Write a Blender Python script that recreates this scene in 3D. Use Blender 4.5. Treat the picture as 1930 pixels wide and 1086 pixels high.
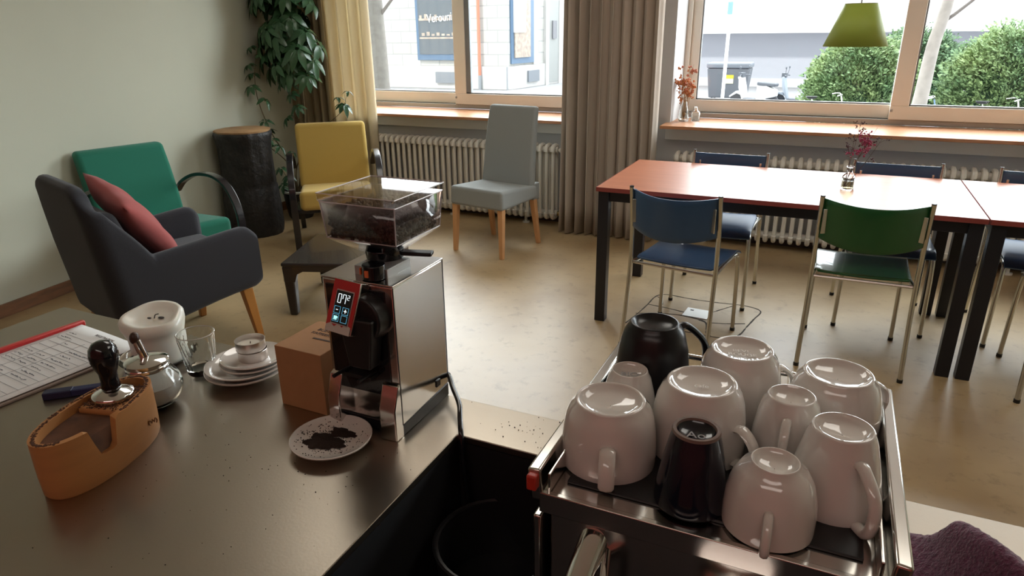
import bpy, bmesh, math, random
from mathutils import Vector, Matrix, Euler
PI = math.pi
for o in list(bpy.data.objects): bpy.data.objects.remove(o)
scn = bpy.context.scene
COL = scn.collection
random.seed(7)
R = math.radians

# ------------------------------------------------------------------ camera
cd = bpy.data.cameras.new('camera'); cam = bpy.data.objects.new('camera', cd); COL.objects.link(cam)
cd.sensor_width = 36; cd.lens = 1280.75/1930*36; cd.clip_start = 0.02; cd.clip_end = 300
M = Matrix(((0.90843444, -0.1379467, 0.39461068), (0.41785731, 0.32657977, -0.8477859), (-0.0119226, 0.93504886, 0.35431834)))
cam.matrix_world = Matrix.Translation((0, 0, 1.48)) @ M.to_4x4()
scn.camera = cam
# ------------------------------------------------------------------ view, world, sun
scn.view_settings.view_transform = 'Standard'; scn.view_settings.look = 'None'
scn.view_settings.gamma = 1; scn.view_settings.use_curve_mapping = False
scn.view_settings.exposure = 0.40
SKY_FRONT, SKY_BACK = 11.5, 1.6
w = bpy.data.worlds.new('sky'); scn.world = w; w.use_nodes = True
nt = w.node_tree; nt.nodes.clear()
tc = nt.nodes.new('ShaderNodeTexCoord'); sp = nt.nodes.new('ShaderNodeSeparateXYZ')
mr = nt.nodes.new('ShaderNodeMapRange'); mr.inputs[1].default_value = -0.25; mr.inputs[2].default_value = 0.5
mr.inputs[3].default_value = SKY_BACK; mr.inputs[4].default_value = SKY_FRONT
bg = nt.nodes.new('ShaderNodeBackground'); bg.inputs[0].default_value = (0.93, 0.97, 1.0, 1); wo = nt.nodes.new('ShaderNodeOutputWorld')
nt.links.new(tc.outputs['Generated'], sp.inputs[0]); nt.links.new(sp.outputs['Y'], mr.inputs[0])
nt.links.new(mr.outputs[0], bg.inputs[1]); nt.links.new(bg.outputs[0], wo.inputs[0])
def portal(name, loc, sx, sz):
    l = bpy.data.lights.new(name, 'AREA'); l.shape = 'RECTANGLE'; l.size = sx; l.size_y = sz; l.cycles.is_portal = True
    o = bpy.data.objects.new(name, l); COL.objects.link(o); o.location = loc; o.rotation_euler = (R(-90), 0, 0); return o
portal('window_portal', (-2.98, 5.56, 1.72), 2.5, 1.75)
portal('window_portal', (1.06, 5.56, 1.72), 4.3, 1.75)
sl = bpy.data.lights.new('sun', 'SUN'); sl.energy = 2.4; sl.angle = R(4); sl.color = (1, .97, .9)
so = bpy.data.objects.new('sun', sl); COL.objects.link(so); so.rotation_euler = (R(48), 0, R(-28))

def fill_light(x, y, sx, sy, en, col):  # unseen area lights added below the ceiling to brighten the interior
    l = bpy.data.lights.new('fill_area_light', 'AREA'); l.shape = 'RECTANGLE'; l.size = sx; l.size_y = sy; l.energy = en; l.color = col
    o = bpy.data.objects.new('fill_area_light', l); COL.objects.link(o); o.location = (x, y, 2.86)
fill_light(-1.6, 2.6, 1.2, 1.2, 15, (1, .95, .86)); fill_light(.9, 2.3, 1.2, 1.2, 12, (1, .95, .86)); fill_light(.0, -1.45, 2.6, .5, 9, (1, .86, .78))
# ------------------------------------------------------------------ materials
MATS = {}
def mat(name, col=(.5, .5, .5), rough=.5, metal=0, spec=.5, noise=None, bump=None, trans=0, ior=1.45, coat=0, sss=0, emit=None, sheen=0, alpha=1):
    """noise=(scale, colour2, amount, stretch)   bump=(scale, strength)"""
    if name in MATS: return MATS[name]
    m = bpy.data.materials.new(name); m.use_nodes = True; t = m.node_tree; p = t.nodes['Principled BSDF']
    p.inputs['Base Color'].default_value = (*col, 1); p.inputs['Roughness'].default_value = rough
    p.inputs['Metallic'].default_value = metal; p.inputs['Specular IOR Level'].default_value = spec
    p.inputs['Transmission Weight'].default_value = trans; p.inputs['IOR'].default_value = ior
    p.inputs['Coat Weight'].default_value = coat; p.inputs['Alpha'].default_value = alpha
    if sss: p.inputs['Subsurface Weight'].default_value = sss; p.inputs['Subsurface Radius'].default_value = (.03, .02, .015)
    if sheen: p.inputs['Sheen Weight'].default_value = sheen
    if emit: p.inputs['Emission Color'].default_value = (*emit[0], 1); p.inputs['Emission Strength'].default_value = emit[1]
    co = None
    if noise or bump:
        co = t.nodes.new('ShaderNodeTexCoord')
    if noise:
        mp = t.nodes.new('ShaderNodeMapping'); mp.inputs['Scale'].default_value = noise[3] if len(noise) > 3 else (1, 1, 1)
        n = t.nodes.new('ShaderNodeTexNoise'); n.inputs['Scale'].default_value = noise[0]; n.inputs['Detail'].default_value = 6
        r = t.nodes.new('ShaderNodeMapRange'); r.inputs[1].default_value = .35; r.inputs[2].default_value = .7
        r.inputs[4].default_value = noise[2]
        mx = t.nodes.new('ShaderNodeMix'); mx.data_type = 'RGBA'
        mx.inputs[6].default_value = (*col, 1); mx.inputs[7].default_value = (*noise[1], 1)
        t.links.new(co.outputs['Object'], mp.inputs[0]); t.links.new(mp.outputs[0], n.inputs[0])
        t.links.new(n.outputs[0], r.inputs[0]); t.links.new(r.outputs[0], mx.inputs[0]); t.links.new(mx.outputs[2], p.inputs['Base Color'])
    if bump:
        n2 = t.nodes.new('ShaderNodeTexNoise'); n2.inputs['Scale'].default_value = bump[0]; n2.inputs['Detail'].default_value = 4
        b = t.nodes.new('ShaderNodeBump'); b.inputs['Strength'].default_value = bump[1]; b.inputs['Distance'].default_value = .002
        t.links.new(co.outputs['Object'], n2.inputs[0]); t.links.new(n2.outputs[0], b.inputs['Height']); t.links.new(b.outputs[0], p.inputs['Normal'])
    MATS[name] = m; return m
def pane_mat(name, tint=(.96, .98, .98), gloss=.04):
    if name in MATS: return MATS[name]
    m = bpy.data.materials.new(name); m.use_nodes = True; t = m.node_tree; t.nodes.clear()
    o = t.nodes.new('ShaderNodeOutputMaterial'); a = t.nodes.new('ShaderNodeBsdfTransparent'); a.inputs[0].default_value = (*tint, 1)
    g = t.nodes.new('ShaderNodeBsdfGlossy'); g.inputs['Roughness'].default_value = gloss
    f = t.nodes.new('ShaderNodeLayerWeight'); f.inputs[0].default_value = .5; mx = t.nodes.new('ShaderNodeMixShader')
    pw = t.nodes.new('ShaderNodeMath'); pw.operation = 'POWER'; pw.inputs[1].default_value = 4.0; ma = t.nodes.new('ShaderNodeMath'); ma.operation = 'MULTIPLY_ADD'; ma.inputs[1].default_value = .85; ma.inputs[2].default_value = .04
    t.links.new(f.outputs['Facing'], pw.inputs[0]); t.links.new(pw.outputs[0], ma.inputs[0]); t.links.new(ma.outputs[0], mx.inputs[0]); t.links.new(a.outputs[0], mx.inputs[1]); t.links.new(g.outputs[0], mx.inputs[2]); t.links.new(mx.outputs[0], o.inputs[0])
    MATS[name] = m; return m
def brick_mat(name, c1, c2, mortar, scale, rw, rh, ms=.02, rough=.9):
    m = bpy.data.materials.new(name); m.use_nodes = True; t = m.node_tree; p = t.nodes['Principled BSDF']; p.inputs['Roughness'].default_value = rough
    co = t.nodes.new('ShaderNodeTexCoord'); s = t.nodes.new('ShaderNodeSeparateXYZ'); ad = t.nodes.new('ShaderNodeMath'); ad.operation = 'ADD'; c = t.nodes.new('ShaderNodeCombineXYZ')
    t.links.new(co.outputs['Object'], s.inputs[0]); t.links.new(s.outputs[0], ad.inputs[0]); t.links.new(s.outputs[1], ad.inputs[1])
    t.links.new(ad.outputs[0], c.inputs[0]); t.links.new(s.outputs[2], c.inputs[1])
    b = t.nodes.new('ShaderNodeTexBrick'); b.inputs['Color1'].default_value = (*c1, 1); b.inputs['Color2'].default_value = (*c2, 1); b.inputs['Mortar'].default_value = (*mortar, 1)
    b.inputs['Scale'].default_value = scale; b.inputs['Brick Width'].default_value = rw; b.inputs['Row Height'].default_value = rh; b.inputs['Mortar Size'].default_value = ms
    bp = t.nodes.new('ShaderNodeBump'); bp.inputs['Strength'].default_value = .6; bp.inputs['Distance'].default_value = .03; bp.invert = True
    t.links.new(c.outputs[0], b.inputs[0]); t.links.new(b.outputs[0], p.inputs['Base Color']); t.links.new(b.outputs['Fac'], bp.inputs['Height']); t.links.new(bp.outputs[0], p.inputs['Normal'])
    MATS[name] = m; return m

wall_m = mat('plaster', (.555, .57, .465), .85, bump=(60, .15), noise=(1.2, (.51, .525, .43), .6))
white_m = mat('white_plaster', (.72, .73, .70), .8)
apron_m = mat('apron_paint', (.56, .56, .56), .8)
red_wall_m = mat('red_wall', (.42, .10, .075), .8)
ceil_m = mat('ceiling_paint', (.78, .77, .72), .9)
skirt_m = mat('brown_skirting', (.24, .11, .05), .5, noise=(8, (.13, .07, .035), .8, (1, 1, 6)))
dskirt_m = mat('dark_skirting', (.07, .045, .035), .5)
frame_m = mat('cream_frame_paint', (.80, .76, .67), .45)
grey_metal = mat('grey_metal', (.42, .42, .40), .4, .5)
rubber = mat('grey_seal', (.22, .24, .25), .6)
pane = pane_mat('window_glass')
board_m = mat('sill_wood', (.48, .23, .11), .38, noise=(6, (.34, .15, .07), .7, (1, 10, 1)))
cherry = mat('cherry_laminate', (.42, .15, .075), .36, noise=(5, (.33, .11, .055), .8, (1, 9, 1)))
cherry_edge = mat('cherry_edge', (.26, .055, .045), .4)
blackmetal = mat('black_powder_coat', (.012, .013, .018), .35)
chrome = mat('chrome', (.78, .78, .76), .1, 1)
satin_tube = mat('satin_tube', (.60, .59, .55), .25, 1)
steel = mat('brushed_steel', (.42, .37, .305), .31, 1, noise=(3, (.37, .325, .27), .7), bump=(240, .05))
radiator_m = mat('radiator_enamel', (.74, .70, .62), .4)
black_m = mat('black_plastic', (.012, .012, .013), .38)
black_gloss = mat('black_gloss', (.008, .008, .010), .12, coat=.4)
dark_void = mat('black_board', (.008, .008, .009), .6)
ceramic = mat('white_ceramic', (.68, .645, .60), .09, coat=.8)
ceramic_black = mat('black_glaze', (.008, .008, .010), .28)
ceramic_navy = mat('navy_glaze', (.006, .008, .016), .16, coat=.3)
glass = mat('clear_glass', (1, 1, 1), .0, trans=1, ior=1.45)
bottle_glass = mat('thin_glass', (.97, .99, .98), 0, trans=1, ior=1.45)
acrylic = pane_mat('clear_acrylic', (.86, .84, .84), .02)
beech = mat('beech_wood', (.46, .205, .065), .45, noise=(10, (.38, .17, .06), .7, (1, 1, 7)))
leg_orange = mat('honey_leg', (.46, .20, .045), .4, noise=(10, (.34, .14, .03), .7, (1, 1, .2)))
leg_beech = mat('pale_beech_leg', (.62, .33, .15), .4, noise=(10, (.52, .26, .11), .7, (1, 1, .2)))
bentwood = mat('black_bentwood', (.012, .010, .012), .25, coat=.3)
def fabric(name, col, c2=None, sc=600):
    return mat(name, col, .95, spec=.15, noise=(sc, c2 or tuple(x*.7 for x in col), .8), bump=(sc, .5), sheen=.15)
charcoal = fabric('charcoal_tweed', (.040, .041, .048), (.018, .018, .022))
green_fab = fabric('green_wool', (.030, .19, .13), (.025, .165, .11))
yellow_fab = fabric('yellow_wool', (.52, .36, .10), (.46, .31, .08))
grey_cover = fabric('grey_slipcover', (.30, .32, .31), (.26, .28, .275))
red_fab = fabric('dusty_red_fabric', (.33, .085, .08), (.27, .065, .06))
purple = mat('purple_terry', (.14, .035, .075), 1, noise=(300, (.05, .012, .03), .9), bump=(300, 1), sheen=.3)
blue_ply = mat('blue_lacquer', (.030, .075, .155), .32, coat=.2, noise=(12, (.036, .085, .175), .5))
green_ply = mat('green_lacquer', (.014, .085, .022), .25, coat=.3, noise=(12, (.016, .10, .026), .5))
lime = mat('lime_shade', (.27, .34, .045), .6)

# ------------------------------------------------------------------ mesh builder
class B:
    def __init__(s): s.bm = bmesh.new()
    def box(s, c, size, rot=None, taper=None):
        r = bmesh.ops.create_cube(s.bm, size=1); vs = r['verts']
        for v in vs:
            v.co = Vector((v.co.x*size[0], v.co.y*size[1], v.co.z*size[2]))
            if taper and v.co.z < 0: v.co.x *= taper; v.co.y *= taper
        if rot: bmesh.ops.rotate(s.bm, verts=vs, matrix=Euler(rot).to_matrix(), cent=(0, 0, 0))
        bmesh.ops.translate(s.bm, verts=vs, vec=c); return s
    def hexa(s, bot, top):
        b = [s.bm.verts.new(p) for p in bot]; t = [s.bm.verts.new(p) for p in top]; n = len(b)
        s.bm.faces.new(b[::-1]); s.bm.faces.new(t)
        for i in range(n): s.bm.faces.new((b[i], b[(i+1) % n], t[(i+1) % n], t[i]))
        return s
    def rings(s, rings, cap=True, closed=True):
        vr = [[s.bm.verts.new(p) for p in r] for r in rings]
        for a, b in zip(vr, vr[1:]):
            n = len(a)
            for i in range(n if closed else n-1):
                s.bm.faces.new((a[i], a[(i+1) % n], b[(i+1) % n], b[i]))
        if cap and closed: s.bm.faces.new(vr[0][::-1]); s.bm.faces.new(vr[-1])
        return s
    def tube(s, pts, r, seg=10, cap=True):
        pts = [Vector(p) for p in pts]; n = len(pts); rs = r if isinstance(r, (list, tuple)) else [r]*n
        rings = []; up = None
        for i, p in enumerate(pts):
            t = (pts[min(i+1, n-1)]-pts[max(i-1, 0)]).normalized()
            if up is None: up = t.orthogonal().normalized()
            else:
                up = up - t*up.dot(t)
                up = up.normalized() if up.length > 1e-6 else t.orthogonal().normalized()
            q = t.cross(up)
            rings.append([p+(up*math.cos(2*PI*k/seg)+q*math.sin(2*PI*k/seg))*rs[i] for k in range(seg)])
        return s.rings(rings, cap)
    def ribbon(s, pts, w, th, side=(1, 0, 0)):
        """flat strip swept along pts; w along 'side', th across"""
        pts = [Vector(p) for p in pts]; n = len(pts); sd = Vector(side).normalized(); rings = []
        for i, p in enumerate(pts):
            t = (pts[min(i+1, n-1)]-pts[max(i-1, 0)]).normalized(); q = t.cross(sd).normalized()
            ww = w[i] if isinstance(w, (list, tuple)) else w
            rings.append([p+sd*ww/2+q*th/2, p-sd*ww/2+q*th/2, p-sd*ww/2-q*th/2, p+sd*ww/2-q*th/2])
        return s.rings(rings)
    def lathe(s, prof, seg=32, c=(0, 0, 0), cap=True, wob=None):
        c = Vector(c); rings = []
        for r, z in prof:
            rings.append([c+Vector((r*math.cos(2*PI*k/seg)*(1+(wob(k/seg, z) if wob else 0)), r*math.sin(2*PI*k/seg)*(1+(wob(k/seg, z) if wob else 0)), z)) for k in range(seg)])
        return s.rings(rings, cap)
    def prism(s, pts, axis, a, b):
        """outline pts (2D) extruded along axis from a to b"""
        def P(p, t): return {'x': (t, p[0], p[1]), 'y': (p[0], t, p[1]), 'z': (p[0], p[1], t)}[axis]
        v0 = [s.bm.verts.new(P(p, a)) for p in pts]; v1 = [s.bm.verts.new(P(p, b)) for p in pts]; n = len(pts)
        s.bm.faces.new(v0[::-1]); s.bm.faces.new(v1)
        for i in range(n): s.bm.faces.new((v0[i], v0[(i+1) % n], v1[(i+1) % n], v1[i]))
        return s
    def ball(s, c, r, sc=(1, 1, 1), sub=2, rot=None):
        q = bmesh.ops.create_icosphere(s.bm, subdivisions=sub, radius=r)['verts']
        for v in q: v.co = Vector((v.co.x*sc[0], v.co.y*sc[1], v.co.z*sc[2]))
        if rot: bmesh.ops.rotate(s.bm, verts=q, matrix=Euler(rot).to_matrix(), cent=(0, 0, 0))
        bmesh.ops.translate(s.bm, verts=q, vec=c); return s
    def sheet(s, fn, nu, nv):
        g = [[s.bm.verts.new(fn(i/nu, j/nv)) for j in range(nv+1)] for i in range(nu+1)]
        for i in range(nu):
            for j in range(nv): s.bm.faces.new((g[i][j], g[i+1][j], g[i+1][j+1], g[i][j+1]))
        return s
def part(name, b, m, parent=None, smooth=40, bevel=0, seg=3, solid=0, sub=0, label=None):
    bmesh.ops.recalc_face_normals(b.bm, faces=b.bm.faces)
    me = bpy.data.meshes.new(name); b.bm.to_mesh(me); b.bm.free()
    me.materials.append(m)
    for p in me.polygons: p.use_smooth = True
    me.set_sharp_from_angle(angle=R(smooth))
    o = bpy.data.objects.new(name, me); COL.objects.link(o)
    if parent: o.parent = parent
    if solid: md = o.modifiers.new('solid', 'SOLIDIFY'); md.thickness = solid; md.offset = 0
    if bevel: md = o.modifiers.new('bevel', 'BEVEL'); md.width = bevel; md.segments = seg; md.limit_method = 'ANGLE'; md.angle_limit = R(35)
    if sub: md = o.modifiers.new('sub', 'SUBSURF'); md.levels = sub; md.render_levels = sub
    if label: o['label'] = label
    return o
def tag(o, label, cat, group=None, kind=None):
    o['label'] = label; o['category'] = cat
    if group: o['group'] = group
    if kind: o['kind'] = kind
    return o
def thing(name, label, cat, loc=(0, 0, 0), rz=0, group=None):
    o = bpy.data.objects.new(name, None); COL.objects.link(o); o.empty_display_size = .05
    o.location = loc; o.rotation_euler = (0, 0, rz); return tag(o, label, cat, group)
def struct(o): o['kind'] = 'structure'; return o
def copy_tree(o, parent=None):
    c = o.copy(); COL.objects.link(c)
    if parent: c.parent = parent
    for ch in [x for x in ALLCH(o)]: copy_tree(ch, c)
    return c
def ALLCH(o): return list(o.children)
def text(name, s, m, size, matrix, parent=None, extrude=.0004, sx=1):
    cu = bpy.data.curves.new(name, 'FONT'); cu.body = s; cu.size = size; cu.extrude = extrude; cu.align_x = 'CENTER'; cu.align_y = 'CENTER'
    t = bpy.data.objects.new(name, cu); COL.objects.link(t)
    bpy.context.view_layer.update()
    me = bpy.data.meshes.new_from_object(t.evaluated_get(bpy.context.evaluated_depsgraph_get()))
    bpy.data.objects.remove(t)
    for v in me.vertices: v.co.x *= sx
    me.materials.clear(); me.materials.append(m); me.transform(matrix)
    o = bpy.data.objects.new(name, me); COL.objects.link(o)
    if parent: o.parent = parent
    return o
def arc(pts, n=8):
    """Catmull-Rom through pts"""
    P = [Vector(p) for p in pts]; P = [P[0]*2-P[1]]+P+[P[-1]*2-P[-2]]; out = []
    for i in range(1, len(P)-2):
        a, b, c, d = P[i-1:i+3]
        for k in range(n):
            t = k/n; out.append(.5*((2*b)+(c-a)*t+(2*a-5*b+4*c-d)*t*t+(3*b-a-3*c+d)*t**3))
    out.append(P[-2]); return out

# ================================================================== THE ROOM
FY = 5.10            # room face of the window wall
GY = 5.55            # outside face
fl = mat('worn_floor', (.36, .25, .125), .30, spec=.8, coat=.35)
fl.node_tree.nodes['Principled BSDF'].inputs['Coat Roughness'].default_value = .42
t = fl.node_tree; p = t.nodes['Principled BSDF']; co = t.nodes.new('ShaderNodeTexCoord')
n1 = t.nodes.new('ShaderNodeTexNoise'); n1.inputs['Scale'].default_value = 1.3; n1.inputs['Detail'].default_value = 5
n2 = t.nodes.new('ShaderNodeTexNoise'); n2.inputs['Scale'].default_value = 14; n2.inputs['Detail'].default_value = 8; n2.inputs['Roughness'].default_value = .7
cr = t.nodes.new('ShaderNodeValToRGB'); cr.color_ramp.elements[0].position = .35; cr.color_ramp.elements[0].color = (.30, .195, .09, 1)
cr.color_ramp.elements[1].position = .65; cr.color_ramp.elements[1].color = (.46, .335, .18, 1)
cr2 = t.nodes.new('ShaderNodeValToRGB'); cr2.color_ramp.elements[0].position = .33; cr2.color_ramp.elements[0].color = (.45, .42, .4, 1)
cr2.color_ramp.elements[1].position = .45; cr2.color_ramp.elements[1].color = (1, 1, 1, 1)
mx = t.nodes.new('ShaderNodeMix'); mx.data_type = 'RGBA'; mx.blend_type = 'MULTIPLY'; mx.inputs[0].default_value = .45
rr = t.nodes.new('ShaderNodeMapRange'); rr.inputs[3].default_value = .34; rr.inputs[4].default_value = .48
bu = t.nodes.new('ShaderNodeBump'); bu.inputs['Strength'].default_value = .12; bu.inputs['Distance'].default_value = .004
for a, b_ in ((co.outputs['Object'], n1.inputs[0]), (co.outputs['Object'], n2.inputs[0]), (n1.outputs[0], cr.inputs[0]), (n2.outputs[0], cr2.inputs[0]),
              (cr.outputs[0], mx.inputs[6]), (cr2.outputs[0], mx.inputs[7]), (mx.outputs[2], p.inputs['Base Color']), (n1.outputs[0], rr.inputs[0]),
              (rr.outputs[0], p.inputs['Roughness']), (n1.outputs[0], bu.inputs['Height']), (bu.outputs[0], p.inputs['Normal'])): t.links.new(a, b_)
floor = struct(part('floor', B().box((-.4, 1.55, -.06), (8.6, 7.1, .12)), fl))
struct(part('ceiling', B().box((-.4, 1.55, 2.96), (8.6, 8.0, .12)), ceil_m))
# left wall, very slightly out of square
def lw(y): return -4.10-.32*(y-2.0)/3.1
struct(part('wall_left', B().hexa([(lw(-2)-.2, -2, 0), (lw(-2), -2, 0), (lw(5.1), 5.1, 0), (lw(5.1)-.2, 5.1, 0)],
                                  [(lw(-2)-.2, -2, 2.9), (lw(-2), -2, 2.9), (lw(5.1), 5.1, 2.9), (lw(5.1)-.2, 5.1, 2.9)]), wall_m))
struct(part('baseboard_left', B().hexa([(lw(-2), -2, 0), (lw(-2)+.014, -2, 0), (lw(5.1)+.014, 5.1, 0), (lw(5.1), 5.1, 0)],
                                       [(lw(-2), -2, .075), (lw(-2)+.014, -2, .075), (lw(5.1)+.014, 5.1, .075), (lw(5.1), 5.1, .075)]), skirt_m, bevel=.003))
struct(part('wall_right', B().box((3.6, 1.55, 1.45), (.2, 7.1, 2.9)), wall_m))
struct(part('wall_back', B().box((-.2, -2.0, 1.45), (7.8, .2, 2.9)), red_wall_m))
XL, XP0, XP1, XR = lw(5.3)+.12, -1.80, -1.08, 3.2
ym, yt = (FY+GY)/2, GY-FY
bw = B()
bw.box((-.6, ym, .40), (8.2, yt, .80))                       # under the sills
bw.box((-.6, ym, 2.75), (8.2, yt, .30))                      # lintel
bw.box(((XP0+XP1)/2, ym, 1.7), (XP1-XP0, yt, 1.8))          # pillar between the windows
bw.box((XL-.17, ym, 1.7), (.34, yt, 1.8)); bw.box((XR+.15, ym, 1.7), (.30, yt, 1.8))
struct(part('wall_window', bw, apron_m))
struct(part('baseboard_window', B().box((-.6, FY-.008, .045), (7.7, .016, .09)), dskirt_m, bevel=.003))
for nm, x0, x1 in (('trim_5', XL, XP0), ('trim_6', XP1-.02, XR)):
    struct(part(nm, B().box(((x0+x1)/2, 5.075, .768), (x1-x0, .05, .093)), white_m, bevel=.002))
# sill boards
def sill(name, x0, x1):
    return struct(part(name, B().box(((x0+x1)/2, 5.175, .826), (x1-x0, .55, .022)), board_m, bevel=.003))
sill('trim_1', XL+.0, XP0); sill('trim_2', XP1-.03, XR)
struct(part('trim_3', B().box(((XL+XP0)/2, 5.47, .857), (XP0-XL, .05, .038)), grey_metal, bevel=.004))
struct(part('trim_4', B().box(((XP1+XR)/2, 5.47, .857), (XR-XP1, .05, .038)), grey_metal, bevel=.004))
def sash(parent, x0, x1, y, z0, z1, l, r, bt, th=.05, gl=.010):
    """l, r, bt: rail widths"""
    s = B(); tp = .07
    s.box(((x0+x1)/2, y, z0+bt/2), (x1-x0, th, bt)); s.box(((x0+x1)/2, y, z1-tp/2), (x1-x0, th, tp))
    s.box((x0+l/2, y, (z0+bt+z1-tp)/2), (l, th, z1-tp-z0-bt)); s.box((x1-r/2, y, (z0+bt+z1-tp)/2), (r, th, z1-tp-z0-bt))
    f = part('sash', s, frame_m, parent, bevel=.004)
    g = B(); gw = .010
    a0, a1, c0, c1 = x0+l, x1-r, z0+bt, z1-tp
    g.box(((a0+a1)/2, y, c0+gw/2), (a1-a0, th*.6, gw)); g.box(((a0+a1)/2, y, c1-gw/2), (a1-a0, th*.6, gw))
    g.box((a0+gl/2, y, (c0+c1)/2), (gl, th*.6, c1-c0)); g.box((a1-gw/2, y, (c0+c1)/2), (gw, th*.6, c1-c0))
    part('seal', g, rubber, f)
    part('pane', B().box(((a0+a1)/2, y, (c0+c1)/2), (a1-a0, .006, c1-c0)), pane, f)
    return f
def window(name, x0, x1, xm, left_px, z0=.876, z1=2.6):
    e = bpy.data.objects.new(name, None); COL.objects.link(e); struct(e)
    fr = B(); fw = .035
    fr.box(((x0+x1)/2, 5.50, z1-fw/2), (x1-x0, .09, fw)); fr.box((x0+fw/2, 5.50, (z0+z1)/2), (fw, .09, z1-z0)); fr.box((x1-fw/2, 5.50, (z0+z1)/2), (fw, .09, z1-z0))
    fr.box(((x0+x1)/2, 5.50, z0-.006), (x1-x0, .09, .012))
    part('window_frame', fr, frame_m, e, bevel=.003)
    sash(e, x0+fw, xm+.06, 5.515, z0, z1-fw, .065, .05, .092)
    sash(e, xm-.055, x1-fw, 5.455, z0, z1-fw, .11, .07, .092, .055, .045 if x0 < -2 else .010)
    lt = B().box((xm-.045, 5.425, z0+.06), (.018, .006, .018)); part('latch', lt, grey_metal, e, bevel=.003)
    return e
window('window_1', XL, XP0, -3.0, 0)
window('window_2', XP1, XR, .40, 0)
# cracked floor patch and service cover
crk = mat('dark_crack', (.05, .04, .03), .9)
cb = B()
def crack(pts, wd=.006):
    pts = arc([(x+random.uniform(-.008, .008), y+random.uniform(-.008, .008), .0012) for x, y in pts], 4)
    for a, b_ in zip(pts, pts[1:]):
        d = (b_-a); n = Vector((-d.y, d.x, 0)).normalized()*wd*random.uniform(.35, .8)
        cb.hexa([a-n-Vector((0, 0, .0015)), b_-n-Vector((0, 0, .0015)), b_+n-Vector((0, 0, .0015)), a+n-Vector((0, 0, .0015))], [a-n, b_-n, b_+n, a+n])
crack([(-.86, 3.30), (-.84, 3.45), (-.82, 3.60), (-.80, 3.74), (-.75, 3.80), (-.6, 3.79), (-.45, 3.78), (-.30, 3.80), (-.22, 3.74), (-.24, 3.62), (-.27, 3.50), (-.29, 3.38), (-.33, 3.31), (-.48, 3.30), (-.62, 3.31)])
crack([(-.82, 3.60), (-.75, 3.60), (-.68, 3.58), (-.60, 3.56)]); crack([(-.84, 3.45), (-.72, 3.50), (-.60, 3.52)], .005); crack([(-.62, 3.52), (-.52, 3.50), (-.46, 3.47), (-.44, 3.36), (-.42, 3.31)], .012)
crack([(-.45, 3.64), (-.40, 3.72), (-.37, 3.78)], .005); crack([(-.46, 3.47), (-.36, 3.50), (-.27, 3.53)], .005); crack([(-.80, 3.74), (-.76, 3.71), (-.74, 3.64)], .006)
part('crack', cb, crk, floor)
e = thing('floor_cover_plate', 'small square metal cover plate set in the cracked floor under the table', 'cover plate', (-.535, 3.575, 0), R(-4))
part('plate', B().box((0, 0, .002), (.135, .125, .004)), mat('cover_metal', (.72, .72, .70), .4, .6), e, bevel=.001)
part('finger_hole', B().box((-.035, .03, .0042), (.018, .014, .0012)), black_m, e)

# ------------------------------------------------------------------ radiators
def radiator(name, label, x0, n, pitch=.055, y=4.985, valve=False):
    e = thing(name, label, 'radiator', (x0, y, 0))
    s = B(); z0, z1 = .115, .585
    for dy in (-.04, .04):
        s.tube([(0, dy, z0-.03), (0, dy, z0+.02), (0, dy, z1-.02), (0, dy, z1+.03)], [.012, .0145, .0145, .012], 8)
    s.tube(arc([(0, -.055, z1+.01), (0, -.045, z1+.045), (0, 0, z1+.055), (0, .045, z1+.045), (0, .055, z1+.01)], 3), .017, 8)
    s.tube(arc([(0, -.055, z0-.005), (0, -.045, z0-.04), (0, 0, z0-.05), (0, .045, z0-.04), (0, .055, z0-.005)], 3), .017, 8)
    s.tube([(-pitch/2, 0, z1+.02), (pitch/2, 0, z1+.02)], .026, 10); s.tube([(-pitch/2, 0, z0-.015), (pitch/2, 0, z0-.015)], .026, 10)
    sec = part('section', s, radiator_m, e)
    for i in range(1, n):
        c = sec.copy(); c.location = (i*pitch, 0, 0); COL.objects.link(c); c.parent = e
    X = (n-1)*pitch
    for xx in (.22, X*.5+.03, X-.25):
        part('foot', B().tube([(xx, .0, 0), (xx, .0, z0)], .012, 8).tube([(xx, 0, 0), (xx, 0, .012)], .03, 12), radiator_m, e)
    if valve:
        part('supply_pipe', B().tube(arc([(X+.03, 0, z1+.02), (X+.10, 0, z1+.02), (X+.13, .02, z1-.02), (X+.13, .03, .3), (X+.13, .03, 0)], 4), .010, 8), radiator_m, e)
        part('thermostat_valve', B().tube([(X+.04, 0, z1+.02), (X+.06, -.005, z1+.02), (X+.10, -.02, z1+.02), (X+.125, -.03, z1+.02)], [.016, .026, .026, .018], 12), radiator_m, e)
        part('return_pipe', B().tube(arc([(X+.03, 0, z0-.015), (X+.08, 0, z0-.015), (X+.095, 0, z0-.05), (X+.095, 0, 0)], 4), .010, 8), radiator_m, e)
        part('bleed_valve', B().tube([(X+.03, 0, z0-.015), (X+.085, 0, z0-.015)], .02, 10), mat('brass', (.5, .35, .15), .3, 1), e)
    return e
radiator('column_radiator', 'cream column radiator under the left window behind the grey slipcovered chair', -3.86, 36, valve=True)
radiator('column_radiator', 'cream column radiator under the right window behind the dining table', -.98, 44)

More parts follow.
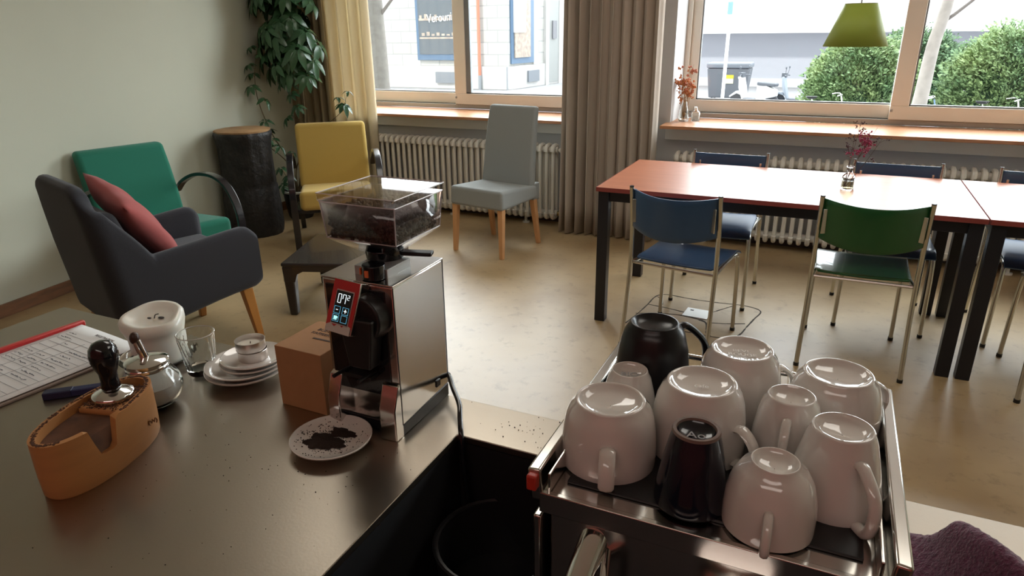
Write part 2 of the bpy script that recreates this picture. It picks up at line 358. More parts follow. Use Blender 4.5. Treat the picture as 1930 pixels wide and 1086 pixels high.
# ------------------------------------------------------------------ curtains
def curtain(label, x0, x1, y, m, folds, amp=.035, z1=2.75, skew=0, seed=1):
    rnd = random.Random(seed); ph = [rnd.uniform(0, 6) for _ in range(4)]
    def fn(u, v):
        z = .012+v*z1
        uu = u+.012*math.sin(u*23+ph[1])*(1-v)
        a = amp*(1+.35*math.sin(5*u+ph[0]))
        x = x0+(x1-x0)*uu+skew*(1-v)*(u-.5)+.010*math.sin(folds*4*PI*uu+ph[2])
        return (x, y+a*math.sin(folds*2*PI*uu+.5*math.sin(3*uu*PI+ph[3])+.2*v)+.006*math.sin(31*u+5*v), z)
    o = part('curtain', B().sheet(fn, folds*14, 12), m, smooth=180, solid=.003)
    return tag(o, label, 'curtain')
cm1 = mat('straw_curtain', (.70, .62, .46), .9, noise=(400, (.64, .57, .42), .6), bump=(500, .3))
cm2 = mat('taupe_curtain', (.56, .49, .41), .9, noise=(400, (.50, .43, .36), .6), bump=(500, .3))
cm3 = mat('olive_curtain', (.36, .29, .175), .9, noise=(400, (.32, .26, .155), .6), bump=(500, .3))
for m_, fac in ((cm1, .45), (cm2, .22), (cm3, .1)):
    t = m_.node_tree; p = t.nodes['Principled BSDF']; tr = t.nodes.new('ShaderNodeBsdfTranslucent'); mxx = t.nodes.new('ShaderNodeMixShader'); mxx.inputs[0].default_value = fac
    tr.inputs[0].default_value = p.inputs['Base Color'].default_value
    t.links.new(p.outputs[0], mxx.inputs[1]); t.links.new(tr.outputs[0], mxx.inputs[2]); t.links.new(mxx.outputs[0], t.nodes['Material Output'].inputs[0])
curtain('straw yellow curtain hanging at the left edge of the left window', -3.95, -3.50, 4.83, cm1, 4, .035, seed=3)
curtain('olive brown curtain hanging in the corner behind the climbing plant', -4.385, -3.93, 4.86, cm3, 5, .03, seed=5)
curtain('long taupe curtain bunched on the pillar between the two windows', -1.80, -1.12, 4.82, cm2, 9, .05, seed=8, skew=.03)

# ------------------------------------------------------------------ dining tables
def table(name, label, x0, x1, y0=3.26, y1=4.10, z=.735):
    e = thing(name, label, 'table', ((x0+x1)/2, (y0+y1)/2, 0)); W, D = x1-x0, y1-y0
    top = part('tabletop', B().box((0, 0, z-.011), (W-.003, D, .022)), cherry, e, bevel=.0015)
    part('edge_band', B().box((0, -D/2-.0008, z-.011), (W-.003, .0016, .0215)).box((-W/2-.0004, 0, z-.011), (.0016, D, .0215)), cherry_edge, top)
    fr = B(); zb = z-.022-.026
    fr.box((0, -D/2+.035, zb), (W-.10, .03, .05)); fr.box((0, D/2-.035, zb), (W-.10, .03, .05))
    fr.box((-W/2+.035, 0, zb), (.03, D-.10, .05)); fr.box((W/2-.035, 0, zb), (.03, D-.10, .05))
    part('apron_frame', fr, blackmetal, e, bevel=.002)
    for sx in (-1, 1):
        for sy in (-1, 1):
            part('leg', B().box((sx*(W/2-.037), sy*(D/2-.035), (z-.022)/2), (.055, .055, z-.023)), blackmetal, e, bevel=.003)
    return e
table('dining_table', 'long cherry-topped table with black legs holding the flower bottle', -1.04, .64)
table('dining_table', 'cherry-topped table with black legs, cut off by the right photo edge', .645, 2.32)

# ------------------------------------------------------------------ stackable chairs
def chair_proto(m, label):
    e = thing('dining_chair', label, 'chair')
    hw, r = .207, .0105
    for s in (-1, 1):
        lg = part('leg', B().tube(arc([(s*.214, -.055, .012), (s*.209, -.02, .25), (s*hw, .0, .45), (s*hw, -.005, .62), (s*hw, -.03, .80)], 5), r, 10), satin_tube, e)
        part('foot_cap', B().tube([(s*.214, -.055, 0), (s*.214, -.0545, .016)], r+.002, 10), black_m, lg)
        part('end_cap', B().tube([(s*hw, -.030, .799), (s*hw, -.0305, .804)], r, 10), black_m, lg)
        lg = part('leg', B().tube(arc([(s*.200, .42, .012), (s*.196, .415, .25), (s*.192, .405, .39), (s*.189, .385, .42), (s*.186, .34, .425)], 5), r, 10), satin_tube, e)
        part('foot_cap', B().tube([(s*.200, .42, 0), (s*.200, .42, .016)], r+.002, 10), black_m, lg)
    sf = B()
    for s in (-1, 1): sf.tube(arc([(s*.186, .36, .425), (s*.188, .2, .425), (s*.200, .03, .425), (s*hw, .0, .432)], 4), .009, 8)
    sf.tube([(-.19, .33, .424), (.19, .33, .424)], .008, 8); sf.tube([(-hw, .01, .426), (hw, .01, .426)], .008, 8)
    part('seat_frame', sf, satin_tube, e)
    def seat(u, v):
        x = (u-.5)*2; y = .015+v*.425; wdt = .192+.006*v
        z = .443+.006*abs(x)**2-.006*math.sin(v*PI)
        if v > .80: z -= .03*((v-.80)/.20)**2
        if v < .1: wdt -= .01*(1-v/.1)
        return (x*wdt, y, z)
    part('seat', B().sheet(seat, 12, 16), m, e, smooth=60, solid=.009, bevel=.002, seg=2)
    def back(u, v):
        x = (u-.5)*2; ed = (1-abs(x)**2.2)
        z0 = .608-.028*ed; z1 = .790-.014*ed
        z = z0+(z1-z0)*v
        y = -.010-.078*(1-x*x)-.04*(z-.6)
        return (x*(hw-.010), y, z)
    part('backrest', B().sheet(back, 20, 8), m, e, smooth=60, solid=.009, bevel=.002, seg=2)
    for s in (-1, 1):
        part('bracket', B().box((s*(hw-.026), -.030, .69), (.034, .005, .110), rot=(0, 0, s*-.50)), satin_tube, e, bevel=.002)
    return e
def place(o, x, y, rz, label=None, group=None):
    o.location = (x, y, 0); o.rotation_euler = (0, 0, R(rz))
    if label: o['label'] = label
    if group: o['group'] = group
    return o
blue0 = chair_proto(blue_ply, 'blue chair at the near side of the table, its back to the camera')
place(blue0, -.59, 3.04, -9)
green0 = chair_proto(green_ply, 'green chair with chrome legs pulled up to the near side of the table')
place(green0, .215, 3.19, 0)
place(copy_tree(blue0), 1.075, 3.19, 0, 'near-side chair at the right edge of the photo, only its rear leg showing')
place(copy_tree(blue0), -.515, 4.14, 180, 'blue far-side chair nearest the curtain, its seat seen past the near blue chair')
place(copy_tree(blue0), .35, 4.12, 180, 'blue far-side chair behind the flower bottle and the green chair')
place(copy_tree(blue0), 1.02, 4.12, 180, 'blue far-side chair at the right table, cut by the right photo edge')

# ------------------------------------------------------------------ grey slipcovered chair
e = thing('slipcovered_chair', 'tall grey slipcovered chair standing in front of the left radiator', 'chair', (-2.11, 4.27, 0), R(170))
# local +y faces the camera after rotation
sk = B()
sk.hexa([(-.235, -.20, .355), (.235, -.20, .355), (.225, .235, .340), (-.225, .235, .340)], [(-.225, -.20, .45), (.225, -.20, .45), (.222, .232, .475), (-.222, .232, .475)])
part('seat', sk, grey_cover, e, bevel=.022, seg=5)
def bk(w0, w1): return None
bb = B()
prof = [(.44, -.16, .075), (.55, -.175, .07), (.70, -.195, .065), (.85, -.22, .06), (.985, -.25, .055)]
bb.rings([[(-wd, y-th/2, z), (wd, y-th/2, z), (wd, y+th/2, z), (-wd, y+th/2, z)] for (z, y, th), wd in zip(prof, (.215, .212, .208, .204, .198))])
part('backrest', bb, grey_cover, e, bevel=.018, seg=5)
sd = B(); sd.box((0, -.205, .40), (.44, .08, .12)); part('rear_skirt', sd, grey_cover, e, bevel=.01)
for sx, sy in ((-1, 1), (1, 1), (-1, -1), (1, -1)):
    tx, ty = sx*.195, (.20 if sy > 0 else -.19); bx, by = sx*.205, (.215 if sy > 0 else -.25)
    a, b_ = .021, .014
    part('leg', B().hexa([(bx-b_, by-b_, 0), (bx+b_, by-b_, 0), (bx+b_, by+b_, 0), (bx-b_, by+b_, 0)], [(tx-a, ty-a, .36), (tx+a, ty-a, .36), (tx+a, ty+a, .36), (tx-a, ty+a, .36)]), leg_beech, e, bevel=.003)

# ------------------------------------------------------------------ charcoal armchair
e = thing('tub_armchair', 'charcoal grey upholstered armchair with honey wood legs and a red cushion in it', 'armchair', (-2.918, 2.174, 0), R(-17.5))

def smooth_(t): t = max(0, min(1, t)); return t*t*(3-2*t)
plan = []                                      # one upholstered shell: arm, wing, back, wing, arm
for q in (.336, .333, .325, .312, .295, .27, .2, .1, 0, -.06, -.10, -.12, -.13, -.14, -.16, -.18, -.20, -.22, -.235, -.25): plan.append((.345, q, (1, 0)))
for a in range(1, 8): an = R(a*90/8); plan.append((.265+.08*math.cos(an), -.25-.08*math.sin(an), (math.cos(an), -math.sin(an))))
for q in (.265, .22, .17, .11, .05): plan.append((q, -.33, (0, -1)))
plan += [(0, -.33, (0, -1))]+[(-x_, y_, (-nx, ny)) for x_, y_, (nx, ny) in reversed(plan)]
def shell_top(x, y):
    if y > .26: return .607-.05*((y-.26)/.076)**2.6
    if y > -.13: return .568+.039*(y+.13)/.39
    if y >= -.2501 and abs(x) > .344: return .568+.222*((-.13-y)/.12)**.85
    d = math.hypot(abs(x)-.345, y+.25) if abs(x) > .2 else 9
    base = .79
    tt = smooth_(((.345-abs(x))+(-.25-y))/.22) if abs(x) > .05 else 1
    return base+(.898-base)*tt
def shell_bot(y): return .222+.075*smooth_((y+.33)/.66)+(.03*((y-.29)/.046)**2 if y > .29 else 0)
rings = []
for (x, y, n_) in plan:
    zt, zb = shell_top(x, y), shell_bot(y); th = .068 if y < .31 else .068-.9*(y-.31)
    lw_ = smooth_((.0-y)/.25); ring = []
    def P_(off, z):
        xx = x-n_[0]*off; yy = y-n_[1]*off-(.115*max(0, z-.25)-.03*max(0, z-.6))*lw_
        xx *= 1-.10*smooth_((z-.6)/.3)*lw_
        return (xx, yy, z)
    hh = zt-zb
    for off, z in ((th*.25, zb), (.004, zb+.014), (0, zb+.04), (0, zb+hh*.3), (0, zb+hh*.55), (0, zb+hh*.8), (0, zt-.030), (th*.07, zt-.014), (th*.25, zt-.003), (th*.5, zt), (th*.75, zt-.003), (th*.93, zt-.014), (th, zt-.030), (th, zb+hh*.6), (th, zb+hh*.3), (th, zb+.03), (th*.75, zb)): ring.append(P_(off, z))
    rings.append(ring)
part('upholstered_shell', B().rings(rings), charcoal, e, smooth=70)
part('back_cushion', B().rings([[(-w_, y0, z), (w_, y0, z), (w_, y1, z), (-w_, y1, z)] for y0, y1, z, w_ in ((-.26, -.15, .40, .24), (-.29, -.19, .62, .24), (-.30, -.23, .76, .21))]), charcoal, e, bevel=.03, seg=5, smooth=60)
part('seat', B().box((0, .05, .36), (.555, .55, .20)), charcoal, e, bevel=.03, seg=4)
for (x1_, y1_, x2, y2) in ((.27, .27, .29, .30), (-.27, .27, -.235, .235), (.26, -.24, .28, -.30), (-.26, -.24, -.28, -.30)):
    a, b_ = .026, .016
    part('leg', B().hexa([(x2-b_, y2-b_, 0), (x2+b_, y2-b_, 0), (x2+b_, y2+b_, 0), (x2-b_, y2+b_, 0)], [(x1_-a, y1_-a, .28), (x1_+a, y1_-a, .28), (x1_+a, y1_+a, .28), (x1_-a, y1_+a, .28)]), leg_orange, e, bevel=.004)
def pillow(label, m, loc, rot, wd=.42, hd=.42, th=.12, name='cushion'):
    def sd(sg):
        def fn(u, v):
            x, y = (u-.5)*2, (v-.5)*2
            k = max(0, (1-abs(x)**2.6)*(1-abs(y)**2.6))**.45
            pin = 1-.07*(1-abs(x*y))*(abs(x)**6+abs(y)**6)/1.0
            return (x*wd/2*pin, y*hd/2*pin, sg*th/2*k+.004*math.sin(9*x+4*y)*k)
        return fn
    b = B().sheet(sd(1), 18, 18).sheet(sd(-1), 18, 18)
    bmesh.ops.remove_doubles(b.bm, verts=b.bm.verts, dist=.0008)
    o = part(name, b, m, smooth=180); o.location = loc; o.rotation_euler = rot; return tag(o, label, 'cushion')
Ma = Matrix.Translation((-2.918, 2.174, 0)) @ Matrix.Rotation(R(-16), 4, 'Z')
c_ = pillow('dusty red square cushion leaning inside the charcoal armchair', red_fab, (0, 0, 0), (0, 0, 0), .44, .44, .14)
c_.matrix_world = Ma @ Matrix.Translation((-.03, -.075, .650)) @ Matrix.Rotation(R(14), 4, 'Y') @ Matrix.Rotation(R(-56), 4, 'X')

# ------------------------------------------------------------------ bentwood armchairs
def bent_chair(label, m, x, y, rz, fw=0):
    e = thing('bentwood_armchair', label, 'armchair', (x, y, 0), R(rz))
    part('seat', B().hexa([(-.26, -.27, .26), (.26, -.27, .26), (.265, .30+fw, .30), (-.265, .30+fw, .30)], [(-.26, -.27, .385), (.26, -.27, .385), (.265, .30+fw, .44), (-.265, .30+fw, .44)]), m, e, bevel=.035, seg=6)
    bk = B(); 
    bk.rings([[(-.265, y0, z), (.265, y0, z), (.265, y1, z), (-.265, y1, z)] for y0, y1, z in ((-.30, -.20, .36), (-.34, -.235, .52), (-.385, -.285, .68), (-.43, -.345, .83))])
    part('backrest', bk, m, e, bevel=.03, seg=6, smooth=50)
    for s in (-1, 1):
        X = s*.305
        part('armrest', B().ribbon(arc([(X, -.36, .50), (X, -.24, .58), (X, -.08+fw*.5, .645), (X, .10+fw, .655), (X, .24+fw, .60), (X, .32+fw, .48), (X, .335+fw, .34), (X, .32+fw, .16), (X, .31+fw, 0)], 6), .045, .022), bentwood, e, bevel=.004)
        part('leg', B().ribbon(arc([(X*.93, .28, .30), (X*.93, -.05, .27), (X*.93, -.22, .24), (X*.93, -.33, .12), (X*.93, -.40, 0)], 5), .035, .024), bentwood, e, bevel=.003)
    part('crossbar', B().box((0, -.24, .25), (.56, .03, .03)).box((0, .25, .29), (.56, .03, .03)), bentwood, e, bevel=.003)
    return e
bent_chair('green upholstered armchair with black bentwood arms against the left wall', green_fab, -3.68, 2.78, -104, .07)
bent_chair('yellow upholstered armchair with black bentwood arms in front of the plant', yellow_fab, -3.31, 4.02, -140)

# ------------------------------------------------------------------ low coffee table
e = thing('coffee_table', 'low dark grey moulded coffee table beside the yellow armchair', 'table', (-2.45, 3.02, 0), R(20))
ctm = mat('dark_moulded_plastic', (.030, .024, .022), .22, coat=.3)
S = .29
part('tabletop', B().box((0, 0, .300), (2*S, 2*S, .024)), ctm, e, bevel=.010, seg=4)
ap = B()
for a in range(4):
    mtx = Matrix.Rotation(a*PI/2, 3, 'Z')
    outline = [(-S+.01, .300), (-S+.01, .20), (-S+.07, .20), (-S+.085, .245), (-S+.12, .262), (S-.12, .262), (S-.085, .245), (S-.07, .20), (S-.01, .20), (S-.01, .300)]
    f = B().prism(outline, 'y', -S+.004, -S+.03)
    for v in f.bm.verts: v.co = mtx @ v.co
    me_ = bpy.data.meshes.new('x'); f.bm.to_mesh(me_); f.bm.free(); ap.bm.from_mesh(me_); bpy.data.meshes.remove(me_)
part('skirt', ap, ctm, e, bevel=.003)
for sx in (-1, 1):
    for sy in (-1, 1):
        cx_, cy_ = sx*(S-.035), sy*(S-.035)
        part('leg', B().hexa([(cx_-.022, cy_-.022, 0), (cx_+.022, cy_-.022, 0), (cx_+.022, cy_+.022, 0), (cx_-.022, cy_+.022, 0)], [(cx_-.032, cy_-.032, .29), (cx_+.032, cy_-.032, .29), (cx_+.032, cy_+.032, .29), (cx_-.032, cy_+.032, .29)]), ctm, e, bevel=.008)

# ------------------------------------------------------------------ charred log stand
e = thing('log_stand', 'tall charred black tree log with a pale cut top by the left wall', 'log', (-4.055, 3.905, 0))
rnd = random.Random(4); ph = [rnd.uniform(0, 6.3) for _ in range(12)]
def wob(u, z):
    a = 2*PI*u
    return .02*math.sin(3*a+ph[0]+z*2)+.014*math.sin(7*a+ph[1])+.010*math.sin(15*a+ph[2]+3*z)+.006*math.sin(31*a+ph[3])
bark = mat('charred_bark', (.008, .0075, .0075), .6, noise=(14, (.035, .030, .028), .7), bump=(30, 1))
bark.node_tree.nodes['Bump'].inputs['Distance'].default_value = .01
part('trunk', B().lathe([(.205, 0), (.215, .05), (.215, .2), (.205, .37), (.197, .385), (.200, .40), (.195, .55), (.195, .68), (.205, .74), (.212, .77), (.205, .79), (.19, .795)], 96, wob=wob), bark, e, smooth=60)
part('cut_top', B().lathe([(.200, .788), (.203, .803), (.190, .807)], 96, wob=wob), mat('cut_wood', (.45, .27, .13), .6, noise=(9, (.28, .15, .07), .8, (1, 1, 1))), e, smooth=60)

# ------------------------------------------------------------------ climbing plant
leaf_m = mat('umbrella_leaf', (.028, .085, .035), .35, coat=.2, noise=(5, (.05, .13, .05), .7))
stem_m = mat('plant_stem', (.16, .12, .06), .7, noise=(40, (.10, .075, .04), .7))
e = thing('potted_umbrella_plant', 'tall climbing umbrella plant in a dark pot with a white rim, in the corner', 'plant', (-4.05, 4.42, 0))
PX, PY = -4.05, 4.42
part('pot', B().lathe([(.095, 0), (.105, .02), (.13, .22), (.13, .235), (.12, .235), (.11, .20), (.0001, .195)], 32), black_m, e)
part('pot_rim', B().lathe([(.131, .222), (.142, .228), (.142, .240), (.128, .242), (.126, .228), (.131, .222)], 32, cap=False), white_m, e)
part('soil', B().lathe([(.0001, .205), (.118, .205), (.118, .212), (.0001, .215)], 24), mat('soil', (.05, .035, .025), 1), e)
def rosette(b, c, d, n=8, L=.085, wdt=.028, rnd=random):
    """palmate leaf: n leaflets round the direction d, drooping"""
    c = Vector(c); d = Vector(d).normalized(); u = d.orthogonal().normalized(); v = d.cross(u)
    a0 = rnd.uniform(0, 6.3)
    for k in range(n):
        a = a0+2*PI*k/n+rnd.uniform(-.15, .15); out = u*math.cos(a)+v*math.sin(a); l = L*rnd.uniform(.8, 1.15)
        sd_ = d.cross(out).normalized(); pr = []
        for i, (tt, ww, dr) in enumerate(((.12, .12, .02), (.35, .75, .02), (.60, 1, -.10), (.85, .6, -.28), (1.0, .05, -.42))):
            pp = c+out*l*tt+d*l*(dr+.05)+Vector((0, 0, -l*.25*tt*tt)); pr.append((pp-sd_*wdt*ww/2+d*.004*ww, pp-d*.003*ww, pp+sd_*wdt*ww/2+d*.004*ww))
        vs = [[b.bm.verts.new(x) for x in r_] for r_ in pr]
        for r0, r1 in zip(vs, vs[1:]):
            for i in range(2): b.bm.faces.new((r0[i], r0[i+1], r1[i+1], r1[i]))
def L(x, y, z): return (x-PX, y-PY, z)
rnd = random.Random(11)
stems = B(); fol = B()
main = [arc([L(-4.05, 4.42, .2), L(-3.99, 4.50, .6), L(-3.97, 4.52, 1.0), L(-4.00, 4.52, 1.5), L(-4.00, 4.5, 2.1), L(-4.02, 4.5, 2.5)], 8),
        arc([L(-4.07, 4.44, .2), L(-4.02, 4.55, .7), L(-4.04, 4.56, 1.2), L(-4.1, 4.52, 1.7), L(-4.12, 4.5, 2.4)], 8)]
for s_ in main: stems.tube(s_, [.010-.006*i/len(s_) for i in range(len(s_))], 6)
thin = [arc([L(-4.07, 4.42, .2), L(-4.10, 4.40, .48), L(-4.18, 4.34, .70), L(-4.24, 4.30, .95), L(-4.25, 4.30, 1.15), L(-4.22, 4.33, 1.35)], 6),
        arc([L(-4.04, 4.40, .2), L(-3.98, 4.36, .45), L(-3.78, 4.40, .72), L(-3.60, 4.42, .84), L(-3.47, 4.42, .93)], 6),
        arc([L(-4.06, 4.42, .2), L(-4.06, 4.36, .45), L(-4.16, 4.28, .60), L(-4.22, 4.22, .66)], 6)]
for s_ in thin: stems.tube(s_, [.006-.004*i/len(s_) for i in range(len(s_))], 6)
def twig(p, q, n=7, Lf=.085):
    p, q = Vector(p), Vector(q); m_ = (p+q)/2+Vector((0, 0, .01)); tw.tube([p, m_, q], .0018, 4); rosette(fol, q, (q-p).normalized()*.6+Vector((0, 0, .5)), n, Lf, Lf*.48, rnd)
tw = stems
# dense upper crown
for i in range(150):
    z = rnd.uniform(1.30, 2.45) if i % 4 else rnd.uniform(1.12, 1.5)
    s_ = main[i % 2]; k = min(range(len(s_)), key=lambda j: abs(s_[j].z-z)); c = s_[k]
    a = rnd.uniform(0, 2*PI); rr_ = rnd.uniform(.05, .24)
    q = Vector((c.x+rr_*1.05*math.cos(a), c.y-.05+rr_*.8*math.sin(a), z+rnd.uniform(-.03, .08)))
    q.x = min(max(q.x, lw(q.y+PY)+.09-PX), .32); q.y = min(q.y, .25)
    twig(c, q, rnd.choice((7, 8, 9)), rnd.uniform(.095, .13))
for z_, dx, dy in ((1.02, .02, -.06), (.92, .05, -.04), (.83, -.06, -.05), (1.1, -.07, -.06)):
    twig(L(-4.00, 4.52, z_-.03), L(-4.02+dx, 4.48+dy, z_), 7, .07)
for s_, zs in ((thin[0], (.52, .62, .70, .78, .95, 1.05, 1.15, 1.22, 1.28, 1.34)), (thin[2], (.58, .64, .66))):
    for z_ in zs:
        k = min(range(len(s_)), key=lambda j: abs(s_[j].z-z_)); c = s_[k]
        a = rnd.uniform(PI*.9, 2.1*PI); q = c+Vector((.05*math.cos(a)+.01, .05*math.sin(a), .03)); q.x = max(q.x, lw(q.y+PY)+.07-PX)
        twig(c, q, rnd.choice((5, 6, 7)), rnd.uniform(.055, .075))
twig(thin[1][-3], thin[1][-1]+Vector((.0, -.02, .02)), 8, .085); twig(thin[1][-4], thin[1][-2]+Vector((-.02, -.03, .09)), 4, .055); twig(thin[1][-2], thin[1][-1]+Vector((.03, .0, .12)), 4, .05)
for q_ in ((-4.02, 4.22, .45), (-3.98, 4.25, .38), (-4.0, 4.2, .32)): twig(L(-4.05, 4.36, .25), L(*q_), 6, .07)
part('stem', stems, stem_m, e); part('foliage', fol, leaf_m, e, smooth=180)

# ------------------------------------------------------------------ pendant lamp
e = thing('pendant_lamp', 'lime green cone pendant lamp hanging over the dining table', 'lamp', (.045, 3.62, 1.395))
part('lamp_shade', B().lathe([(.134, 0), (.066, .178)], 48, cap=False), lime, e, solid=.0015)
part('shade_ring', B().lathe([(.066, .176), (.068, .180), (.064, .180)], 48, cap=False).box((0, 0, .172), (.128, .004, .003)).box((0, 0, .172), (.004, .128, .003)), white_m, e)
part('bulb', B().ball((0, 0, .095), .028).tube([(0, 0, .11), (0, 0, .165)], .016, 12), mat('opal_bulb', (.8, .8, .76), .3), e)
part('cord', B().tube([(0, 0, .16), (0, 0, 1.505)], .003, 8), mat('grey_cord', (.2, .2, .2), .5), e)

# ------------------------------------------------------------------ vases with dried flowers
def bottle(b, r, h, neck, nz, c=(0, 0, 0)):
    return b.lathe([(.0005, .002), (r*.9, .0), (r, .006), (r, nz*.72), (r*.93, nz*.86), (neck*1.3, nz), (neck, nz+.01), (neck, h-.006), (neck*1.25, h-.004), (neck*1.25, h), (neck*.8, h), (neck*.8, nz+.01), (r*.9, nz*.72), (r*.9, .010), (.0005, .010)], 28, c=c)
def sprig(st, bl, base, top, rnd, n=30, sp=.05, size=.004, branch=7):
    base, top = Vector(base), Vector(top); mid = (base+top)/2+Vector((rnd.uniform(-.01, .01), rnd.uniform(-.01, .01), 0))
    pts = arc([base, mid, top], 6); st.tube(pts, [.0016-.0010*i/len(pts) for i in range(len(pts))], 5)
    for k in range(branch):
        p = pts[int(len(pts)*rnd.uniform(.45, .95))]; q = p+Vector((rnd.uniform(-sp, sp), rnd.uniform(-sp, sp), rnd.uniform(.2, 1.1)*sp)); st.tube([p, (p+q)/2+Vector((0, 0, .004)), q], .0007, 4)
        for j in range(n//branch+1):
            bl.ball(q+Vector((rnd.gauss(0, sp*.16), rnd.gauss(0, sp*.16), rnd.gauss(0, sp*.16))), size*rnd.uniform(.6, 1.3), sub=1, sc=(1, 1, rnd.uniform(.6, 1.4)))
e = thing('bottle_vase', 'small clear glass bottle vase standing on the dining table', 'vase', (.11, 3.66, .735))
part('bottle', bottle(B(), .031, .112, .0145, .075), bottle_glass, e)
part('water', B().lathe([(.0005, .011), (.027, .011), (.027, .042), (.0005, .042)], 24), pane_mat('vase_water', (.86, .80, .62), .02), e)
e = thing('dried_flowers', 'sprig of dried pink and dark flowers in the bottle on the dining table', 'dried flowers', (.11, 3.66, .735))
rnd = random.Random(3); st = B(); bl = B(); bd = B()
sprig(st, bl, (-.018, 0, .012), (.085, -.01, .300), rnd, 90, .05, .0042, 12); sprig(st, bl, (-.015, .005, .012), (.06, -.02, .235), rnd, 70, .045, .0042, 9)
sprig(st, bd, (-.018, -.005, .012), (.015, .0, .33), rnd, 50, .035, .0032, 10); sprig(st, bd, (-.01, .0, .012), (.0, .01, .26), rnd, 30, .03, .0032, 7); sprig(st, bd, (-.01, .0, .012), (.115, .0, .25), rnd, 24, .04, .0032, 7)
part('stem', st, mat('dry_stem', (.10, .06, .045), .8), e); part('pink_blossom', bl, mat('pink_dry', (.30, .03, .09), .8), e); part('dark_blossom', bd, mat('plum_dry', (.07, .03, .035), .8), e)
SZ = .838
e = thing('glass_vase', 'clear glass vase at the left end of the right window sill', 'vase', (-1.005, 5.20, SZ))
part('vase', B().lathe([(.0005, .0), (.036, .0), (.040, .02), (.034, .07), (.020, .13), (.015, .17), (.021, .19), (.018, .19), (.012, .17), (.017, .13), (.031, .07), (.036, .02), (.0005, .008)], 28), bottle_glass, e)
e = thing('dried_bouquet', 'bunch of dried rust orange flowers in the glass vase by the window', 'dried flowers', (-1.005, 5.20, SZ))
st = B(); bl = B(); b2 = B(); rnd = random.Random(9)
for k in range(9):
    a = rnd.uniform(0, 6.3); sprig(st, bl, (0, 0, .01), (.055*math.cos(a), .045*math.sin(a), rnd.uniform(.24, .34)), rnd, 36, .038, .0055, 7)
sprig(st, b2, (0, 0, .01), (.045, .0, .40), rnd, 110, .028, .006, 10); sprig(st, b2, (0, 0, .01), (.03, .0, .36), rnd, 90, .024, .006, 8); sprig(st, b2, (0, 0, .01), (-.030, .0, .37), rnd, 60, .024, .005, 6)
part('stem', st, mat('ochre_stem', (.35, .2, .08), .8), e); part('rust_blossom', bl, mat('rust_dry', (.50, .17, .055), .8), e); part('coral_plume', b2, mat('coral_dry', (.52, .20, .13), .8), e)
e = thing('small_glass_bottle', 'small clear glass bottle beside the dried bouquet on the window sill', 'bottle', (-.925, 5.24, SZ))
part('bottle', bottle(B(), .033, .105, .011, .075), bottle_glass, e)

# ================================================================== THE BAR
CZ = .90
e = thing('bar_worktop', 'long brushed steel bar worktop in the foreground with a cut-out for the espresso machine', 'worktop', (0, 0, 0))
wx0, wx1, wy0, wy1 = -1.5425, 1.795, -.2775, .8775
part('slab', B().prism([(wx0, wy0), (-.4575, wy0), (-.4575, .777), (.1645, .777), (.1645, wy0), (wx1, wy0), (wx1, wy1), (wx0, wy1)], 'z', CZ-.012, CZ), steel, e, bevel=.0012, seg=2)
e = thing('bar_cabinet', 'black cabinet carcass under the steel worktop around the machine recess', 'cabinet')
part('carcass', B().box((-1.0, .30, .443), (1.081, 1.151, .886)).box((.98, .30, .443), (1.626, 1.151, .886)).box((-.1465, .8275, .443), (.6217, .097, .886)), dark_void, e)
part('shelf', B().box((-.1465, .25, .678), (.618, 1.05, .03)), dark_void, e)
# coffee crumbs
crumb = B(); rnd = random.Random(21)
def crumbs(cx_, cy_, sx, sy, n, r=.0009):
    for k in range(n): crumb.ball((rnd.gauss(cx_, sx), min(rnd.gauss(cy_, sy), .872), CZ+.0005), r*rnd.uniform(.5, 1.7), sub=1)
crumbs(-.36, .83, .05, .022, 40, .0007)
crumbs(-.75, .55, .12, .10, 70, .00045); crumbs(-.60, .60, .07, .05, 35, .00055)
part('x', crumb, mat('coffee_crumb', (.02, .012, .008), .9)).name = 'coffee_crumbs'
tag(bpy.data.objects['coffee_crumbs'], 'dark coffee crumbs scattered over the steel worktop', 'crumbs', kind='stuff')

# ------------------------------------------------------------------ espresso machine
polished = mat('polished_steel', (.62, .60, .56), .16, 1, noise=(4, (.5, .47, .43), .5))
e = thing('espresso_machine', 'chrome espresso machine with cups stacked on its railed top', 'espresso machine', (-.0555, .64, .695))
# local: x -.15..+.15, y -.15..+.145 ; deck at z=.38
DZ = .38
part('body', B().box((0, .0, .19+.02), (.285, .265, .30)), polished, e, bevel=.004)
part('cup_tray', B().box((0, -.003, DZ-.008), (.292, .292, .014)), polished, e, bevel=.002)
part('tray_lip', B().box((0, -.150, DZ-.010), (.292, .006, .022)), polished, e, bevel=.001)
part('grate', B().box((0, .0, DZ+.0005), (.255, .255, .003)), black_m, e, bevel=.001)
for k in range(9):
    pass
for s in (-1, 1):
    part('side_rail', B().box((s*.150, -.003, DZ+.008), (.013, .300, .034), rot=(0, s*.10, 0)), polished, e, bevel=.0025)
    part('inner_rail', B().box((s*.138, -.003, DZ+.010), (.003, .290, .020)), polished, e, bevel=.001)
    part('side_panel', B().box((s*.150, -.005, .175), (.008, .288, .35)), polished, e, bevel=.002)
part('rail_end_cap', B().box((-.151, -.156, DZ+.014), (.010, .010, .016)), mat('red_plastic', (.45, .035, .02), .35), e, bevel=.002)
part('rear_rail', B().tube([(-.145, .143, DZ+.022), (.145, .143, DZ+.022)], .0035, 10).tube([(-.145, .143, DZ), (-.145, .143, DZ+.022)], .003, 8).tube([(.145, .143, DZ), (.145, .143, DZ+.022)], .003, 8), chrome, e)
part('front_panel', B().box((0, -.138, .265), (.278, .006, .20)), polished, e, bevel=.002)
